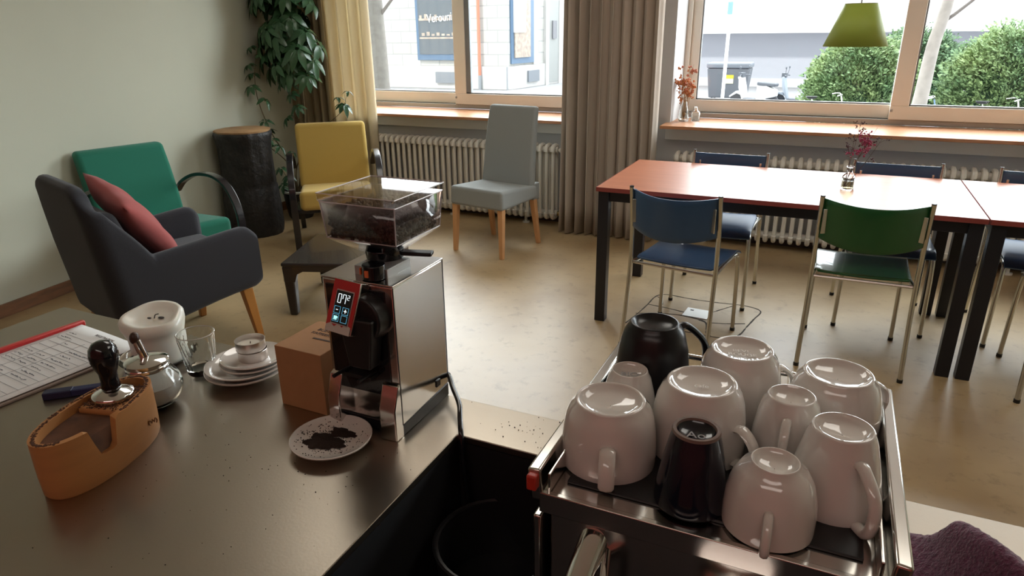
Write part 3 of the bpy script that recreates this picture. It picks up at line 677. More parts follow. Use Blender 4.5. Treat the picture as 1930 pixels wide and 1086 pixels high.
gr = part('group_head', B().tube([(.03, -.135, .27), (.03, -.215, .27)], .034, 24).tube([(.03, -.215, .31), (.03, -.215, .215)], .036, 28).tube([(.03, -.215, .215), (.03, -.215, .175)], .042, 28), chrome, e, bevel=.003)
part('portafilter', B().tube([(.03, -.215, .178), (.03, -.215, .155)], .036, 28).tube([(.03, -.24, .165), (.03, -.33, .155)], .013, 14), black_m, e, bevel=.002)
wv = part('steam_valve', B().tube([(-.095, -.135, .335), (-.10, -.185, .30), (-.105, -.215, .275)], [.014, .013, .014], 16).tube([(-.105, -.212, .278), (-.107, -.225, .268)], .020, 18), chrome, e)
part('valve_knob', B().tube([(-.107, -.226, .266), (-.112, -.258, .242)], [.026, .024], 12), black_m, wv, bevel=.003)
part('steam_wand', B().tube(arc([(-.082, -.14, .325), (-.075, -.18, .30), (-.08, -.20, .22), (-.082, -.205, .12)], 6), .0045, 10), chrome, e)
for sx in (-1, 1):
    for sy in (-1, 1): part('foot', B().tube([(sx*.12, sy*.11, 0), (sx*.12, sy*.11, .065)], .018, 14), black_m, e)
part('drip_tray', B().box((0, -.20, .05), (.27, .16, .04)), black_m, e, bevel=.003)
cup_ = thing('knock_bin', 'round black bin standing in the dark recess beside the espresso machine', 'bin', (-.355, .70, .695))
part('bin', B().lathe([(.07, 0), (.082, .002), (.090, .10), (.084, .10), (.078, .008), (.0005, .008)], 40), black_m, cup_)
part('rim', B().lathe([(.090, .098), (.0925, .1015), (.0895, .1035), (.0875, .100), (.090, .098)], 40, cap=False), black_m, cup_)

# ------------------------------------------------------------------ cups (all upside down on the machine)
DK = .695+DZ+.002
def handle(b, r_at, z0, z1, out, wd, th, az, lower=None):
    """flat loop handle; upside-down: z0 lower attach, z1 upper attach"""
    d = Vector((math.cos(az), math.sin(az), 0)); sd_ = Vector((-math.sin(az), math.cos(az), 0))
    ra, rb = r_at(z0)-.004, r_at(z1)-.004
    pts = [d*ra+Vector((0, 0, z0)), d*(ra+out*.75)+Vector((0, 0, z0+.002)), d*(ra+out)+Vector((0, 0, z0+(z1-z0)*.3)), d*(max(ra, rb)+out*.85)+Vector((0, 0, z0+(z1-z0)*.68)), d*(rb+out*.45)+Vector((0, 0, z1-.002)), d*rb+Vector((0, 0, z1-.004))]
    pts = arc(pts, 6); n = 8; rings = []
    for i, p in enumerate(pts):
        t_ = (pts[min(i+1, len(pts)-1)]-pts[max(i-1, 0)]).normalized(); q = t_.cross(sd_).normalized()
        rings.append([p+sd_*math.cos(2*PI*k/n)*wd/2+q*math.sin(2*PI*k/n)*th/2 for k in range(n)])
    return b.rings(rings)
def cup(label, x, y, prof, m, az=None, out=.024, hz=(.2, .75), wd=.015, th=.0065, ring=None, foot_m=None, cat='cup', name='coffee_cup', z=DK, mark=None):
    """prof: (r,z) with z from rim (0) up to foot; foot ring added"""
    e = thing(name, label, cat, (x, y, z), 0)
    h = prof[-1][1]; rf = prof[-1][0]
    outer = list(prof)
    top = [(rf*.99, h+.0016), (rf*.95, h+.0026), (rf*.91, h+.0026), (rf*.87, h+.0012), (rf*.78, h-.0022), (rf*.62, h-.0042), (rf*.35, h-.0055), (.0004, h-.006)]
    inner = [(.0004, h-.0095), (rf*.8, h-.0105)]+[(r_-.0035, z_) for r_, z_ in reversed(prof[:-1]) if r_ > .01 and z_ < h-.012]
    b = B().lathe(outer+top+inner+[outer[0]], 48, cap=False)
    part('body', b, m, e, smooth=50)
    def r_at(zz):
        for (r0, z0), (r1, z1) in zip(prof, prof[1:]):
            if z0 <= zz <= z1: return r0+(r1-r0)*(zz-z0)/max(1e-6, z1-z0)
        return prof[-1][0]
    if az is not None: part('handle', handle(B(), r_at, h*hz[0], h*hz[1], out, wd, th, az), m, e, smooth=60)
    if foot_m: part('foot_ring', B().lathe([(rf*.80, h+.0015), (rf*.84, h+.0036), (rf*.98, h+.0036), (rf*1.02, h+.001)], 48, cap=False), foot_m, e)
    if mark:
        text('maker_mark', mark[0], mark[1], mark[2], Matrix.Translation((0, 0, h-.0036)) @ Matrix.Rotation(R(mark[3]), 4, 'Z'), e, .0002)
    return e
grey_mark = mat('grey_print', (.35, .35, .36), .5); pale_mark = mat('pale_print', (.86, .85, .82), .3)
big = [(.0465, 0), (.0470, .004), (.0468, .020), (.0452, .040), (.0425, .054), (.0385, .063), (.0345, .068)]
cup('large white cup at the left front of the machine, handle toward the camera', -.159, .566, [(r, z*.95) for r, z in big], ceramic, az=R(-75), out=.022, hz=(.05, .62))
cup('large white cup in the middle of the machine top, handle pointing right', -.082, .620, [(r, z*1.08) for r, z in big], ceramic, az=R(-28), out=.024, hz=(.08, .62), mark=('cafe', pale_mark, .009, 10))
cup('large white cup in the back row with pale lettering on its base', -.055, .713, [(r*.96, z*1.08) for r, z in big], ceramic, az=R(30), out=.022, hz=(.15, .7), mark=('BEVE\nROUGE', pale_mark, .009, 12))
cup('wide white cup at the back right corner of the machine', .042, .712, [(r, z*.95) for r, z in big], ceramic, az=R(40), out=.022)
cup('matt black mug at the back left of the machine, handle pointing right', -.149, .697, [(.0415, 0), (.0420, .01), (.0415, .04), (.039, .065), (.034, .085), (.030, .092), (.0270, .095)], ceramic_black, az=R(36), out=.028, hz=(.15, .95), wd=.012, th=.008, name='coffee_mug', cat='mug')
cup('small white espresso cup between the black mug and the left rail', -.160, .640, [(.0325, 0), (.033, .003), (.0305, .02), (.0265, .04), (.0225, .055), (.0195, .0605)], ceramic, name='espresso_cup', mark=('BIO', grey_mark, .012, 15))
cup('small white cup in the second row, handle toward the camera', .001, .640, [(.033, 0), (.0335, .005), (.032, .03), (.029, .05), (.0255, .062), (.0225, .066)], ceramic, az=R(-92), out=.016, hz=(.2, .85), wd=.009)
h_ = cup('tall flared white cup at the right front with a long drooping handle', .046, .587, [(.0415, 0), (.0420, .004), (.0405, .014), (.0365, .033), (.0325, .051), (.0290, .065), (.0262, .072)], ceramic, az=R(-60), out=.022, hz=(.02, .80), wd=.012, th=.009)
cup('navy espresso cup with a brown ring at the front centre of the machine', -.071, .533, [(.0325, 0), (.033, .003), (.0315, .016), (.0275, .040), (.0235, .060), (.0208, .071)], ceramic_navy, foot_m=mat('brown_rim_glaze', (.16, .11, .09), .25), name='espresso_cup', mark=('Ao', grey_mark, .014, 10))
cup('round-bellied white cup at the front edge of the machine, handle toward the camera', -.004, .528, [(.0380, 0), (.0385, .004), (.0383, .018), (.0370, .032), (.0330, .046), (.0270, .056), (.0205, .061)], ceramic, az=R(-88), out=.018, hz=(.03, .60), wd=.008)

# ------------------------------------------------------------------ coffee grinder
mirror = mat('grinder_chrome', (.66, .64, .62), .14, 1)
e = thing('coffee_grinder', 'chrome coffee grinder with a clear bean hopper and a red touch display', 'coffee grinder', (-.5925, .81, CZ))
# local box x -.0625..+.0625, y -.07..+.068, z .025...245
part('base', B().hexa([(-.062, -.070, 0), (.062, -.070, 0), (.062, .070, 0), (-.062, .070, 0)], [(-.062, -.070, .019), (.062, -.070, .019), (.062, .070, .024), (-.062, .070, .024)]), black_m, e, bevel=.002)
gb = B(); gb.hexa([(-.0625, -.070, .019), (.0625, -.070, .019), (.0625, .068, .024), (-.0625, .068, .024)], [(-.0625, -.070, .243), (.0625, -.070, .243), (.0625, .068, .243), (-.0625, .068, .243)])
part('housing', gb, mirror, e, bevel=.0025)
part('top_plate', B().box((0, -.001, .2445), (.127, .141, .003)), mirror, e, bevel=.001)
part('front_dark_plate', B().box((-.004, -.0705, .150), (.105, .002, .17)), black_gloss, e, bevel=.001)  # flat black plate standing in for the dark reflection in the chrome front
for a_, b_ in ((.034, .0625), (-.0625, -.040)):
    part('front_toe', B().prism([(-.068, .092), (-.076, .088), (-.089, .052), (-.089, .0), (-.068, .0)], 'x', a_, b_), mirror, e, bevel=.002)
part('portafilter_fork', B().tube([(-.022, -.07, .105), (-.022, -.115, .108)], .003, 8).tube([(.022, -.07, .105), (.022, -.115, .108)], .003, 8).box((0, -.080, .10), (.05, .02, .006)), black_m, e)
part('chute', B().tube([(.020, -.060, .195), (.018, -.092, .195)], [.038, .034], 28).hexa([(-.004, -.10, .12), (.034, -.10, .12), (.034, -.075, .12), (-.004, -.075, .12)], [(-.012, -.105, .20), (.046, -.105, .20), (.046, -.07, .20), (-.012, -.07, .20)]), black_m, e, bevel=.003)
# display head: wedge tilted towards the viewer
hd = part('display_head', B().box((0, 0, -.008), (.054, .086, .018)), mirror, e, bevel=.002)
hd.location = (-.006, -.096, .214); hd.rotation_euler = (R(66), 0, R(-8)); hd.scale = (.95, .90, 1)
part('red_sticker', B().box((0, .004, .0018), (.052, .074, .0012)), mat('red_sticker', (.50, .03, .03), .3), hd)
tri = B(); tri.prism([(-.025, -.043), (.025, -.043), (.025, -.030), (.015, -.026), (.008, -.033), (0, -.028), (-.008, -.034), (-.016, -.029), (-.025, -.033)], 'z', .0018, .0030)
part('mountain_print', tri, mat('pale_sticker', (.60, .56, .50), .4), hd)
part('screen_bezel', B().box((.002, -.002, .0030), (.036, .056, .0012)), mat('silver_bezel', (.6, .5, .5), .3, .6), hd, bevel=.0004)
part('screen', B().box((.002, -.002, .0040), (.0325, .052, .0010)), black_gloss, hd)
glow = mat('display_digits', (.8, .9, .9), .4, emit=((.80, .92, .95), .8)); glow2 = mat('display_icons', (.1, .35, .5), .4, emit=((.12, .45, .65), .6))
# seven-segment 07 and small 2
def seg(b, x, y, w_, h_, on, th=.0009):
    S_ = {'a': (0, h_/2, w_, th), 'g': (0, 0, w_, th), 'd': (0, -h_/2, w_, th), 'f': (-w_/2, h_/4, th, h_/2), 'b': (w_/2, h_/4, th, h_/2), 'e': (-w_/2, -h_/4, th, h_/2), 'c': (w_/2, -h_/4, th, h_/2)}
    for k in on:
        dx, dy, sx, sy = S_[k]; b.box((x+dx, y+dy, .0047), (sx, sy, .0004))
dg = B(); seg(dg, -.006, .012, .006, .014, 'abcdef'); seg(dg, .0035, .012, .006, .014, 'abcf'); seg(dg, .0118, .0155, .004, .007, 'abged', .0007)
dg.box((-.0068, -.0065, .0047), (.004, .0010, .0004)); dg.box((.0105, -.0065, .0047), (.006, .0011, .0004)); dg.box((.0105, -.0065, .0047), (.0011, .006, .0004))
part('digits', dg, glow, hd)
ic = B()
for (x, y) in ((-.0065, -.0065), (.0105, -.0065), (-.0065, -.0195), (.0105, -.0195)):
    for dx, dy, sx, sy in ((0, .0055, .012, .0005), (0, -.0055, .012, .0005), (.006, 0, .0005, .0115), (-.006, 0, .0005, .0115)): ic.box((x+dx, y+dy, .0046), (sx, sy, .0003))
part('icon_frames', ic, glow2, hd)
part('cup_icon', B().box((-.0070, -.0190, .0048), (.006, .005, .0004)).box((-.0032, -.0185, .0048), (.0016, .003, .0004)).box((-.0070, -.0225, .0048), (.0075, .0008, .0004)), mat('icon_cyan', (.4, .8, .8), .4, emit=((.4, .85, .85), .8)), hd)
# hopper neck plate, lever, dial
part('collar_plate', B().box((.010, -.016, .2525), (.058, .062, .014)), grey_metal, e, bevel=.001)
part('adjust_knob', B().tube([(.020, -.053, .247), (.020, -.053, .268)], .017, 28), black_gloss, e, bevel=.001)
part('knob_marker', B().box((.020, -.0705, .258), (.006, .002, .010)).box((.004, -.061, .258), (.002, .006, .010)), mat('orange_marker', (.7, .16, .05), .4), e)
part('hopper_neck', B().tube([(.0, .005, .258), (.0, .005, .275)], [.028, .030], 28), black_gloss, e, bevel=.002)
part('slide_lever', B().hexa([(.01, .0, .264), (.012, .018, .264), (.066, .040, .262), (.072, .022, .262)], [(.01, .0, .270), (.012, .018, .270), (.066, .040, .268), (.072, .022, .268)]), black_m, e, bevel=.002)
hx, hy = .064, .064
def loop(w_, d_, z, cx_=.0, cy_=.010): return [(cx_-w_, cy_-d_, z), (cx_+w_, cy_-d_, z), (cx_+w_, cy_+d_, z), (cx_-w_, cy_+d_, z)]
hp = B(); hp.rings([loop(hx, hy, .352), loop(hx*.94, hy*.94, .298), loop(.026, .026, .272)], cap=False)
part('hopper', hp, acrylic, e, solid=.0025, smooth=20)
part('hopper_lid', B().box((0, .010, .3595), (hx*2+.006, hy*2+.006, .011)), acrylic, e, bevel=.0015)
rimm = mat('acrylic_edge', (.75, .70, .72), .15, spec=.8, alpha=.75)
ed = B()
for a, b_ in zip(loop(hx, hy, .353), loop(hx*.94, hy*.94, .298)): ed.tube([a, b_], .0010, 6)
for lp in (loop(hx+.001, hy+.001, .353), loop(hx+.003, hy+.003, .3655), loop(hx*.94, hy*.94, .298)):
    for i in range(4): ed.tube([lp[i], lp[(i+1) % 4]], .0008, 6)
part('hopper_edges', ed, rimm, e)
part('housing_edges', B().tube([(.0625, -.070, .020), (.0625, -.070, .243)], .0008, 6).tube([(.0625, .068, .025), (.0625, .068, .243)], .0008, 6), mat('dark_seam', (.05, .05, .05), .4), e)
part('power_switch', B().box((.063, .035, .040), (.003, .012, .012)), black_m, e, bevel=.001)
e = thing('grinder_cable', 'black power cable running from the back of the grinder into the dark recess', 'cable')
part('cable', B().tube(arc([(-.540, .885, .935), (-.528, .878, .938), (-.508, .855, .932), (-.478, .822, .925), (-.462, .795, .918), (-.448, .772, .905), (-.442, .765, .86), (-.43, .76, .75)], 8), .0042, 10), black_gloss, e)
# beans
bean = mat('roasted_bean', (.030, .016, .012), .35, noise=(90, (.05, .028, .020), .8))
bb = B(); rnd = random.Random(2)
core = B(); core.rings([loop(hx*.82, hy*.82, .332), loop(hx*.78, hy*.78, .298), loop(.020, .020, .276)])
for k in range(950):
    f_ = rnd.random(); face = rnd.choice((0, 1, 2, 3, 4))
    zt = rnd.uniform(.280, .340)
    if face == 4: x, y, z = rnd.uniform(-.053, .053), rnd.uniform(-.053, .053), .332+.008*math.sin(rnd.uniform(0, 3))
    else:
        z = rnd.uniform(.298, .338); q = hx*(.94+.06*(z-.298)/.054)-.0062; s_ = rnd.uniform(-q, q)
        x, y = ((s_, -q), (s_, q), (q, s_), (-q, s_))[face]
    bb.ball((x, y+.010, z), .0042, sc=(1.35, .9, .75), sub=1, rot=(rnd.uniform(0, 6), rnd.uniform(0, 6), rnd.uniform(0, 6)))
e = thing('coffee_beans', 'dark roasted coffee beans filling the clear hopper of the grinder', 'coffee beans', (-.5925, .81, CZ)); e['kind'] = 'stuff'
part('beans', bb, bean, e, smooth=180)
part('bean_mass', core, bean, e)

# ------------------------------------------------------------------ cardboard box
card = mat('kraft_cardboard', (.40, .21, .095), .8, noise=(60, (.36, .185, .08), .6))
ink = mat('marker_ink', (.05, .025, .015), .7)
e = thing('cardboard_money_box', 'square brown cardboard box with a slot and handwriting, left of the grinder', 'box', (-.7235, .795, CZ), R(-1))
part('box', B().box((0, 0, .054), (.095, .108, .108)), card, e, bevel=.001)
part('slot', B().box((.012, -.006, .1082), (.040, .004, .0008)), ink, e)
text('handwriting', 'BÜE-ALPA', ink, .0115, Matrix.Translation((.002, .024, .1083)) @ Matrix.Rotation(R(-2), 4, 'Z'), e, .0002)
text('handwriting', 'KAFFEEKASSE', ink, .0100, Matrix.Translation((.004, .011, .1083)) @ Matrix.Rotation(R(-2), 4, 'Z'), e, .0002)

# ------------------------------------------------------------------ saucers, candle, glass, sugar
def saucer(label, x, y, z, r, m=ceramic, group=None, name='saucer', h=.016):
    o = part(name, B().lathe([(.0005, .004), (r*.42, .004), (r*.45, .0), (r*.52, .0), (r*.58, .004), (r*.85, h*.6), (r, h), (r*1.005, h+.0018), (r*.98, h+.0025), (r*.82, h*.85), (r*.56, .0085), (r*.45, .0078), (.0005, .0075)], 56), m, smooth=50)
    o.location = (x, y, z); return tag(o, label, 'saucer', group)
saucer('white saucer with spilled coffee grounds in front of the grinder', -.617, .677, CZ, .0605, h=.014)
gd = B(); rnd = random.Random(5)
def mound(cx_, cy_, rx, ry, h):
    def wob2(u, z): return .14*math.sin(2*PI*u*3+1)+.10*math.sin(2*PI*u*7+2)+.07*math.sin(2*PI*u*13)
    q = B().lathe([(1, 0), (.85, h*.35), (.6, h*.7), (.3, h*.95), (.01, h)], 40, wob=wob2)
    for v in q.bm.verts: v.co = Vector((v.co.x*rx+cx_, v.co.y*ry+cy_, v.co.z+.0085+rnd.uniform(0, .0008)))
    me_ = bpy.data.meshes.new('x'); q.bm.to_mesh(me_); q.bm.free(); gd.bm.from_mesh(me_); bpy.data.meshes.remove(me_)
mound(-.006, -.008, .031, .020, .004); mound(.004, .022, .023, .012, .003); mound(-.030, -.022, .010, .007, .002)
for k in range(900):
    a, r_ = rnd.uniform(0, 6.3), abs(rnd.gauss(0, .024)); x, y = r_*math.cos(a)*1.25-.008, r_*math.sin(a)*1.1-.004
    rr_ = math.hypot(x, y)
    if rr_ > .055: continue
    z = .0082 if rr_ < .034 else .0082+(rr_-.034)*.30
    gd.ball((x, y, z), .0006*rnd.uniform(.5, 1.8), sub=1)
o = part('ground_coffee', gd, mat('ground_coffee', (.022, .010, .006), .9, bump=(900, 1)), smooth=60); o.location = (-.617, .677, CZ)
tag(o, 'dark ground coffee heaped on the white saucer by the grinder', 'ground coffee', kind='stuff')
sx_, sy_ = -.903, .795
saucer('lower large white saucer at the bottom of the stack beside the box', sx_, sy_, CZ, .071)
saucer('upper large white saucer, second from the bottom of the stack', sx_+.002, sy_+.001, CZ+.0095, .071)
saucer('small white saucer, third from the bottom of the stack', sx_+.014, sy_+.004, CZ+.0195, .056, h=.012)
saucer('small white saucer on top of the stack, under the tealights', sx_+.016, sy_+.006, CZ+.0275, .056, h=.012)
foil = mat('tealight_foil', (.72, .68, .66), .28, 1); wax = mat('wax', (.72, .70, .62), .45, sss=.2)
def tealight(label, x, y, z, r=.0255):
    e = thing('tealight', label, 'tealight', (x, y, z))
    part('foil_cup', B().lathe([(.0005, .0), (r*.97, .0), (r, .002), (r, .0175), (r*1.03, .018), (r*.97, .018), (r*.96, .003), (.0005, .003)], 40), foil, e)
    part('wax', B().lathe([(.0005, .003), (r*.955, .003), (r*.955, .009), (r*.65, .0095), (r*.62, .0105), (.0005, .0100)], 40), wax, e)
    part('wick', B().tube([(0, 0, .009), (.001, 0, .014)], .0008, 6), ink, e); return e
tealight('lower tealight in a foil cup resting on the top saucer', sx_+.016, sy_+.006, CZ+.0355)
tealight('upper tealight in a foil cup stacked on the other tealight', sx_+.0145, sy_+.005, CZ+.0540)
# candle
e = thing('pillar_candle', 'thick white melted pillar candle with a slumped rim', 'candle', (-1.098, .775, CZ+.006))
cw = mat('candle_wax', (.74, .73, .66), .35, sss=.4, coat=.2)
def cwob(u, z):
    a = 2*PI*u; k = max(0, z-.040)/.05
    return k*(.09*math.cos(a-2.8)+.05*math.cos(3*a+.6)+.03*math.cos(5*a))
prof = [(.046, 0), (.0485, .004), (.0480, .035), (.0485, .050), (.052, .060), (.055, .070), (.055, .080), (.050, .087), (.044, .087), (.037, .081), (.022, .077), (.0005, .076)]
cb_ = B().lathe(prof, 56, wob=cwob)
for v in cb_.bm.verts:
    if v.co.z > .06: v.co.z += -.10*v.co.x+.12*v.co.y
part('wax_body', cb_, cw, e, smooth=180)
part('wick', B().tube(arc([(-.006, .006, .077), (-.004, .008, .084), (.004, .009, .087)], 4), .0010, 6).ball((-.014, .002, .0785), .003, sc=(1.6, 1, .3)).ball((.006, .012, .0790), .004, sc=(1.8, 1, .3)), mat('sooty_wick', (.08, .08, .08), .9), e)
o = part('candle_plate', B().lathe([(.0005, .0), (.045, .0), (.052, .002), (.066, .012), (.068, .0135), (.065, .0145), (.050, .0055), (.0005, .0055)], 48), glass, smooth=50)
o.location = (-1.102, .772, CZ); tag(o, 'clear glass dish under the white pillar candle', 'dish')
# ribbed tumbler
def rib(u, z):
    return .022*math.cos(2*PI*16*(u+1.2*z))*max(0, min(1, (z-.008)/.01, (.075-z)/.006))
outer_ = [(.0240+.0085*k/14, .003+.0735*k/14) for k in range(15)]; inner_ = [(.0222+.0088*k/14, .012+.0640*k/14) for k in reversed(range(15))]
e = thing('glass_tumbler', 'clear glass tumbler with slanted ribs between the candle and the saucer stack', 'glass', (-.990, .772, CZ))
part('tumbler', B().lathe([(.0005, .0), (.0225, .0)]+outer_+[(.033, .0780), (.0315, .0780)]+inner_+[(.0005, .009)], 160, wob=rib), bottle_glass, e, smooth=60)
part('rim', B().lathe([(.0320, .077), (.0333, .078), (.0320, .079), (.0310, .078), (.0320, .077)], 64, cap=False), mat('glass_rim', (.7, .66, .6), .1, alpha=.7), e)
# sugar dispenser
e = thing('sugar_dispenser', 'round glass sugar dispenser with a chrome lid and pouring tube', 'sugar dispenser', (-.968, .655, CZ))
part('jar', B().lathe([(.0005, .0), (.026, .0), (.033, .004), (.044, .018), (.048, .034), (.045, .050), (.036, .064), (.030, .070), (.030, .074), (.028, .074), (.034, .062), (.043, .049), (.0458, .034), (.042, .019), (.031, .006), (.0005, .004)], 48), bottle_glass, e, smooth=60)
part('sugar', B().lathe([(.0005, .0048), (.030, .007), (.041, .020), (.0445, .033), (.0435, .042), (.036, .045), (.02, .046), (.0005, .0455)], 40), mat('sugar', (.72, .68, .62), .9, bump=(1500, .6)), e)
lid = part('lid', B().lathe([(.032, .068), (.0335, .070), (.0335, .074), (.0322, .0755), (.0335, .077), (.0335, .082), (.030, .0845), (.015, .0875), (.0005, .089)], 40), chrome, e, smooth=50)
part('spout', B().tube([(-.002, .0, .086), (-.008, -.004, .118)], [.0072, .0068], 20), chrome, lid)
part('spout_tip', B().ball((-.0092, -.0048, .1215), .0082, sc=(1, 1, 1.35)), mat('brown_tip', (.05, .022, .012), .4), lid)

# ------------------------------------------------------------------ tamping stand with tamper
e = thing('tamping_stand', 'oval beech wood tamping stand with a side notch, dusted with coffee', 'tamping stand', (-.900, .516, CZ), R(14))
hl, hw_ = .100, .046
def oval(k, n=64, g=0, zf=None):
    out = []
    for i in range(n):
        a = 2*PI*i/n; c, s_ = math.cos(a), math.sin(a)
        x = (hw_-g)*math.copysign(abs(c)**.85, c); y = (hl-g)*math.copysign(abs(s_)**.95, s_)
        out.append((x*k, y*k))
    return out
b = B(); n = 96
H_ = .084
def topz(y, x):
    z = H_
    # notch on the right-hand side, where the portafilter neck rests
    if x > 0:
        d = abs(y+.034)
        if d < .020: z -= .044*min(1, (1-(d/.020)**6))
    return z
oo = oval(1, n); oi = oval(1, n, .009)
def wallring(pts, zf): return [(x, y, zf(y, x)) for x, y in pts]
b.rings([[(x*.96, y*.96, 0) for x, y in oo], [(x*.985, y*.985, .004) for x, y in oo], [(x, y, .030) for x, y in oo], wallring(oo, topz), wallring(oi, topz),
         [(x*.97, y*.97, .039) for x, y in oi], [(x*.6, y*.6, .034) for x, y in oi], [(x*.02, y*.02, .034) for x, y in oi]])
part('wooden_body', b, beech, e, smooth=45)
def inz(y, x): return min(topz(y, x)-.006, .070)
part('stained_lining', B().rings([[(x*.985, y*.985, inz(y, x)) for x, y in oi], [(x*.955, y*.955, .046) for x, y in oi], [(x*.6, y*.6, .041) for x, y in oi], [(x*.02, y*.02, .040) for x, y in oi]]), mat('coffee_stained_wood', (.13, .055, .025), .8, noise=(40, (.05, .022, .012), .8)), e, smooth=60)
part('rear_deck', B().hexa([(-.034, .010, .04), (.034, .010, .04), (.034, .075, .04), (-.034, .075, .04)], [(-.036, .004, .078), (.036, .004, .078), (.030, .078, .078), (-.030, .078, .078)]), beech, e, bevel=.006)
dust = B(); rnd = random.Random(8)
for k in range(1700):
    a = rnd.uniform(0, 2*PI); 
    if rnd.random() < .45:
        x, y = (hw_-.004)*math.cos(a), (hl-.004)*math.sin(a); z = topz(y, x)+.0004 
        if x > .02 and y < .0: continue
    else:
        x, y = rnd.uniform(-.034, .034), rnd.uniform(.006, .08); z = .0785
        if x*x/.0012+(y-.04)**2/.003 > 1.3: continue
    dust.ball((x+rnd.gauss(0, .0012), y+rnd.gauss(0, .0012), z), .0008*rnd.uniform(.4, 1.6), sub=1, sc=(1.4, 1.4, .5))
part('coffee_dust', dust, mat('coffee_dust', (.075, .030, .015), .95), e)
text('burned_mark', '(W)', mat('burn_mark', (.18, .08, .03), .7), .009, Matrix.Translation((.0445, .052, .035)) @ Matrix.Rotation(R(72), 4, 'Z') @ Matrix.Rotation(R(90), 4, 'X'), e, .0012)
e = thing('coffee_tamper', 'coffee tamper with a black ball handle standing on the wooden stand', 'tamper', (-.9135, .556, CZ+.0795))
part('tamper_base', B().lathe([(.0005, 0), (.0285, 0), (.029, .001), (.029, .005), (.027, .0075), (.015, .012), (.008, .015), (.0005, .016)], 48), chrome, e, smooth=40)
part('tamper_handle', B().lathe([(.0005, .013), (.0125, .013), (.0135, .018), (.0120, .028), (.0125, .040), (.0165, .050), (.0195, .060), (.0200, .069), (.0180, .079), (.0125, .0865), (.006, .0895), (.0005, .090)], 40), black_gloss, e, smooth=180)

# ------------------------------------------------------------------ clipboard, pen, paper
e = thing('clipboard_form', 'printed form held by a red clip bar on a thin board on the worktop', 'form', (-1.305, .655, CZ), R(-6))
part('board', B().box((.006, -.003, .002), (.222, .315, .004)), mat('taupe_board', (.24, .19, .16), .6), e, bevel=.001)
paper = mat('paper', (.66, .66, .65), .8)
def pp(u, v): return ((u-.5)*.21+.006, (v-.5)*.30, .0062+.004*(v**3)*(1-u)*.5+.0015*math.sin(3*u))
part('paper_sheet', B().sheet(pp, 10, 10), paper, e, solid=.0008)
gl = mat('grey_ink', (.25, .25, .26), .7); lines = B(); rnd = random.Random(12)
for k in range(15):
    v = .06+k*.057; u0 = .10
    lines.box(((.5-.5)*.21+.010, (v-.5)*.30, .0088), (.175, .0007, .0003))
for u in (.08, .30, .52, .93): lines.box(((u-.5)*.21+.006, -.02, .0088), (.0006, .235, .0003))
part('ruled_lines', lines, gl, e)
wr = B()
for k in range(15):
    v = .085+k*.057
    for (u0, u1) in ((.10, .28), (.32, .5), (.55, .9)):
        if rnd.random() < .35: continue
        x = (u0-.5)*.21+.008; x1_ = x+(u1-u0)*.21*rnd.uniform(.3, .95)
        while x < x1_:
            l_ = rnd.uniform(.002, .006); wr.box((x+l_/2, (v-.5)*.30+rnd.uniform(-.001, .001), .0090), (l_, rnd.uniform(.0008, .0022), .0003), rot=(0, 0, rnd.uniform(-.5, .5))); x += l_+.0015
part('handwriting', wr, mat('dark_ink', (.06, .06, .08), .7), e)['kind'] = 'stuff'
text('form_title', 'REGISTRATION', ink, .009, Matrix.Translation((.02, .132, .0105)), e, .0002)
part('clip_bar', B().box((-.103, .0, .009), (.013, .318, .012)), mat('red_clip', (.50, .025, .025), .3, coat=.3), e, bevel=.003)
e = thing('blue_marker', 'flat dark blue marker pen lying between the form and the tamping stand', 'pen', (-1.105, .640, CZ), R(42))
part('barrel', B().box((0, 0, .006), (.145, .017, .012)), mat('navy_plastic', (.008, .012, .075), .35), e, bevel=.002)
part('cap', B().box((-.052, 0, .0062), (.045, .0185, .0132)), mat('navy_cap', (.006, .009, .05), .35), e, bevel=.002)

# ------------------------------------------------------------------ purple cloth
def towel(u, v):
    x = .168+u*.30; y = .46+v*.34
    d1 = math.exp(-((x-.235)**2/.0022+(y-.70)**2/.012)); d2 = math.exp(-((x-.33)**2/.006+(y-.62)**2/.02)); rg = math.exp(-((x-.200-.25*(.80-y))**2/.00018))
    edge = min(1, min(u, 1-u, v, 1-v)*9)
    wv_ = .0016*math.sin(x*420)*math.sin(y*420)
    return (x+.03*(1-v)*(u-.5)+.02*math.sin(v*5), y+.05*u*(v-.5)-.10*u*v+.012*math.sin(u*9), CZ+.004+edge*(.052*d1+.045*d2+.020*rg*v+.010*abs(math.sin(u*7+v*4)))+wv_)
o = part('cleaning_cloth', B().sheet(towel, 90, 90), purple, smooth=180, solid=.005)
tag(o, 'crumpled purple terry cleaning cloth on the worktop at the lower right', 'cloth')

# ================================================================== OUTSIDE
GZ = -1.0
asphalt = mat('asphalt', (.34, .34, .35), .9, noise=(3, (.26, .26, .27), .7))
struct(part('ground', B().box((0, 26, GZ-.1), (90, 40, .2)), asphalt)).name = 'ground'
stone = brick_mat('stone_blocks', (.60, .59, .55), (.47, .46, .43), (.40, .40, .39), 1.0, 1.0, .50, .025)
plinth = mat('plinth_stone', (.62, .61, .59), .9, noise=(2, (.52, .51, .5), .6))
shop_blue = mat('shop_blue_frame', (.10, .17, .27), .5)
shop_glass = mat('shop_glass', (.10, .12, .14), .08, spec=.8)
cream_in = mat('shop_display', (.50, .42, .34), .7, noise=(6, (.28, .22, .2), .8))
e = thing('corner_building', 'pale stone corner building with shop windows across the street', 'building', (-13.3, 28.5, GZ))
